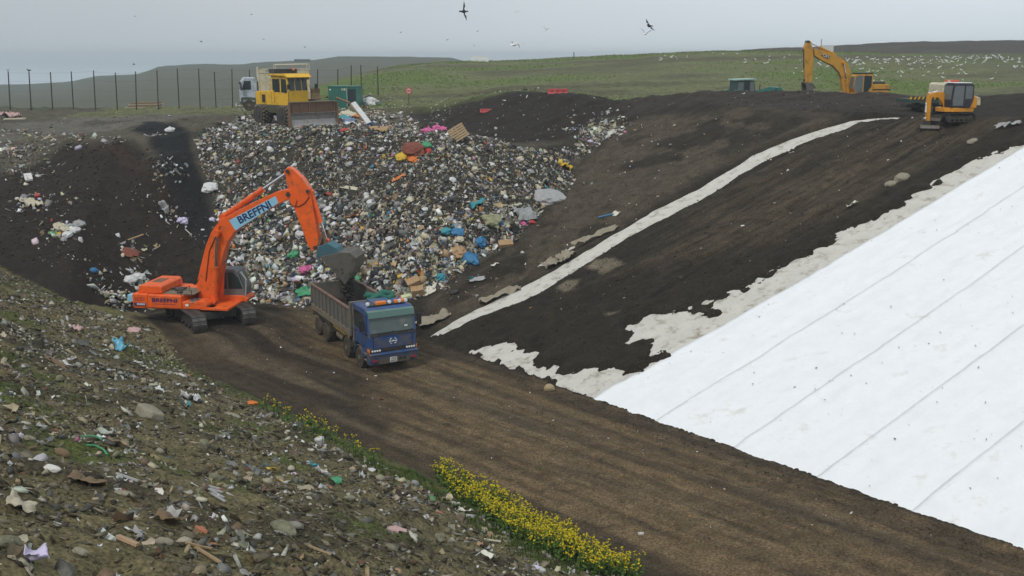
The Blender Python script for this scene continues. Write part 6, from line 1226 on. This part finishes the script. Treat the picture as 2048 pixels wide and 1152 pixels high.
for k, (px, py) in enumerate([(410, 890), (330, 1090), (490, 1095), (60, 880), (430, 960), (320, 905), (120, 760), (560, 960), (60, 700), (200, 640), (340, 720), (700, 1000), (880, 1080), (760, 960), (20, 1090), (250, 990)]): stone(px, py, random.uniform(.26, .52), random.uniform(.18, .32), random.uniform(.12, .24), [LICH, ROCK][k % 2], ['dark grey', 'pale grey'][k % 2] + ' half buried stone ' + near_by(px, py, BANK_MARKS), 320 + k, random.uniform(0, 6), group=['dark stones on the near bank', 'pale stones on the near bank'][k % 2])
sheet(238, 700, .75, .5, BLU, 'translucent blue plastic bag on the upper near bank', 'plastic bag', 'plastic_bag', .22, R(-40)).data.materials[0] = cmat('clear_blue_plastic', (.10, .33, .45), .3)
bk_ = bpy.data.objects.new('bucket', None); COL.objects.link(bk_); h_ = hit(640, 890); bk_.matrix_world = frame_on(h_[0], h_[1], .8, 0, .12) @ Matrix.Rotation(R(-28), 4, 'Y') @ Matrix.Rotation(R(12), 4, 'X'); tag(bk_, 'white plastic bucket lying at the foot of the bank by the flowers', 'bucket')
MB().lathe([(.01, -.12), (.13, -.12), (.165, .14), (.172, .14), (.172, .155), (.15, .155), (.12, -.10), (.01, -.10)], (0, 0, 0), 20, 'z').build('tub', WHT, bk_, smooth=False); MB().lathe([(.162, .09), (.18, .09), (.18, .115), (.164, .115)], (0, 0, 0), 20, 'z').build('rim', WHT, bk_)
sheet(544, 945, .22, .26, YEL, 'bright yellow plastic scrap sticking up from the bank', 'plastic scrap', 'plastic_scrap', .06, R(-30), dz=.06); plank(560, 962, .35, .05, .03, YEL, 'thin yellow strip below the bright yellow scrap', R(-50), 'plastic strip', name='plastic_strip'); sheet(628, 934, .35, .24, TEA, 'turquoise plastic scrap on the bank below the white bucket', 'plastic scrap', 'plastic_scrap', .08, R(5)); bag(505, 807, .38, ORG, 'yellow orange plastic scrap at the edge of the bank', cat='plastic scrap', name='plastic_scrap', flat=.6)
for k in range(4): plank(425 + k * 4, 978 + k * 7, .52, .06, .04, GRYP, 'folded grey plastic length in the bundle on the lower bank', R(-22 - k * 5), 'plastic length', name='plastic_length', group='bundle of grey plastic lengths')
o = MB().lathe([(.01, -.03), (.11, -.03), (.12, 0), (.11, .03), (.01, .035)], (0, 0, 0), 18, 'z').build('plastic_disc', CRM, None); put_at(o, 404, 1004, .9, 0, .05); tag(o, 'round cream plastic disc below the grey bundle', 'plastic disc')
plank(256, 1087, .46, .10, .07, cmat('pinkish_wood', (.36, .24, .15), .85), 'short pinkish plank near the bottom of the bank', R(-22)); plank(410, 1112, .75, .06, .05, WOOD, 'thin weathered batten near the bottom of the bank', R(-20)); plank(398, 1098, .5, .05, .04, WOOD, 'shorter batten crossing the thin weathered one', R(25)); plank(640, 1105, .5, .06, .04, WOOD, 'batten end lying near the bottom edge right of the lichen boulder', R(-5)); plank(985, 1085, .5, .05, .04, CRM, 'pale thin stick on the lower right of the bank', R(-15), 'stick', name='stick'); plank(255, 960, .55, .07, .05, GRYP, 'grey piece of pipe on the bank below the brown cloth', R(-12), 'pipe', name='pipe')
sheet(42, 1018, .48, .36, cmat('dirty_cream_cloth', (.42, .38, .28), .9), 'dirty cream cloth at the left edge of the lower bank', 'cloth', 'cloth_sheet', .12, R(20)); sheet(65, 1128, .35, .26, LILAC, 'lilac wrinkled plastic in the bottom left corner', 'plastic scrap', 'plastic_scrap', .12, R(-50)); sheet(340, 1050, .55, .35, BROWN, 'brown matted cloth on the lower bank', 'cloth', 'cloth_sheet', .1, R(-15)); sheet(175, 968, .75, .4, BROWN, 'flat brown sacking on the lower left bank', 'sacking', 'sacking', .08, R(10)); sheet(240, 895, .55, .3, cmat('tan_card', (.25, .19, .12), .9), 'tan sheet of card in the middle of the near bank', 'card', 'card_sheet', .1, R(-20))
bag(790, 1062, .42, PINKC, 'pinkish white bundle on the lower right of the bank', cat='bundle', name='bundle', flat=.6); bag(672, 962, .4, GRN, 'green plastic bag on the bank near the turquoise scrap', cat='plastic bag', name='plastic_bag', flat=.5); sheet(645, 952, .5, .25, WHT, 'white plastic film beside the green plastic bag', 'plastic film', 'plastic_film', .15, R(-25)); sheet(660, 979, .2, .14, TERRA, 'small orange tile shard below the green plastic bag', 'tile shard', 'tile_shard', .03, R(-40)); sheet(880, 1030, .2, .14, TERRA, 'small red tile shard left of the flowers', 'tile shard', 'tile_shard', .03, R(-10)); sheet(928, 1025, .2, .34, PAPER, 'upright pale scrap beside the dense flowers', 'paper', 'paper_scrap', .08, R(70)); sheet(975, 1120, .3, .24, PAPER, 'pale triangular shard near the bottom right of the bank', 'shard', 'shard', .08, R(-30)); bag(1073, 1135, .22, LILAC, 'shiny pale lilac scrap at the bottom of the bank', cat='plastic scrap', name='plastic_scrap', flat=.6); o = MB().tube([(-.14, 0, .05), (.14, 0, .05)], .05, 12).build('clay_pipe', TERRA, None); put_at(o, 1160, 1117, .9, R(15), .02); tag(o, 'short terracotta pipe among the last flowers', 'pipe')
sheet(152, 662, .8, .25, PINKC, 'pinkish cloth strip on the upper near bank', 'cloth', 'cloth_strip', .15, R(-35)); bag(268, 662, .7, PINKC, 'pale pink bundle at the crest of the bank below the tracks', cat='bundle', name='bundle', flat=.6, spin=R(-60)); plank(115, 728, 1.0, .3, .1, BROWN, 'brown board with a pale end on the upper bank', R(-22), 'board', name='board'); sheet(132, 732, .4, .16, WHT, 'white scrap at the end of the brown board', 'plastic scrap', 'plastic_scrap', .08, R(-25)); sheet(378, 800, .7, .3, WHT, 'white plastic film right of the long concrete block', 'plastic film', 'plastic_film', .15, R(-15)); bag(395, 803, .35, BLKP, 'black plastic scrap with the white film right of the concrete block', cat='plastic scrap', name='plastic_scrap', flat=.5); sheet(352, 775, .3, .2, WHT, 'small white paper scrap above the concrete block', 'paper', 'paper_scrap', .1, R(30))
for py in (882, 905): o = MB().tube([(-.3, 0, .05), (-.1, .05, .1), (.12, .02, .09), (.32, -.08, .04)], .022, 6).build('green_hose', GRN, None); put_at(o, 185 + (py - 882) * .4, py, .9, R(-12), .02); tag(o, ['upper', 'lower'][py > 890] + ' of two bent green hose lengths on the lower left bank', 'hose', 'green hose lengths on the near bank')
# --- far marks on the hills
brd = empty('notice_board', (px_at(1650, 172), 172.0, 0)); brd.location.z = float(GZ(brd.location.x, 172)); tag(brd, 'plain pale notice board on posts behind the boom of the ochre excavator', 'board')
zt_ = EYE + ray(1650, 91)[2] * 172 - brd.location.z
MB().box(-1.0, 1.0, -.04, .04, zt_ - 1.1, zt_).build('panel', mat('board_grey', (.50, .52, .53), .6), brd)
for x in (-.9, .9): MB().box(x - .05, x + .05, .04, .12, -.3, zt_ - .05).build('post', steel_dark, brd)
pl_ = MB().tube([(0, 0, 0), (0, 0, EYE + ray(1637, 79)[2] * 174 - float(GZ(px_at(1637, 174), 174)))], .05, 6).build('thin_pole', steel_dark, None); pl_.location = (px_at(1637, 174), 174, float(GZ(px_at(1637, 174), 174))); tag(pl_, 'thin dark pole standing beside the pale notice board', 'pole')
ps = MB().tube([(0, 0, -.2), (0, 0, 1.0)], .07, 6).build('short_post', steel_dark, None); ps.location = (px_at(1147, 172), 172, float(GZ(px_at(1147, 172), 172))); tag(ps, 'short dark post on the crest of the green hill', 'post')
for k in range(8):
    o = MB().box(-.15, .15, -.1, .1, -.3, .8).build('white_post', white_p, None); x = px_at(945 + k * 4.3, 178); o.location = (x, 178, float(GZ(x, 178)) + .1); tag(o, 'small white post in the row at the left end of the green hill crest', 'post', 'white posts on the green hill')
fb_ = MB().prism([(-4.5, -1), (-4.2, 1.6), (3.6, 1.6), (4.5, .2), (4.5, -1)], -2, 2).build('far_shed', mat('slate_grey', (.05, .055, .06), .6), None); fx_ = px_at(606, 560); fb_.location = (fx_, 560, EYE + ray(606, 123)[2] * 560 - .3); tag(fb_, 'low dark shed on the skyline of the far hill', 'shed')
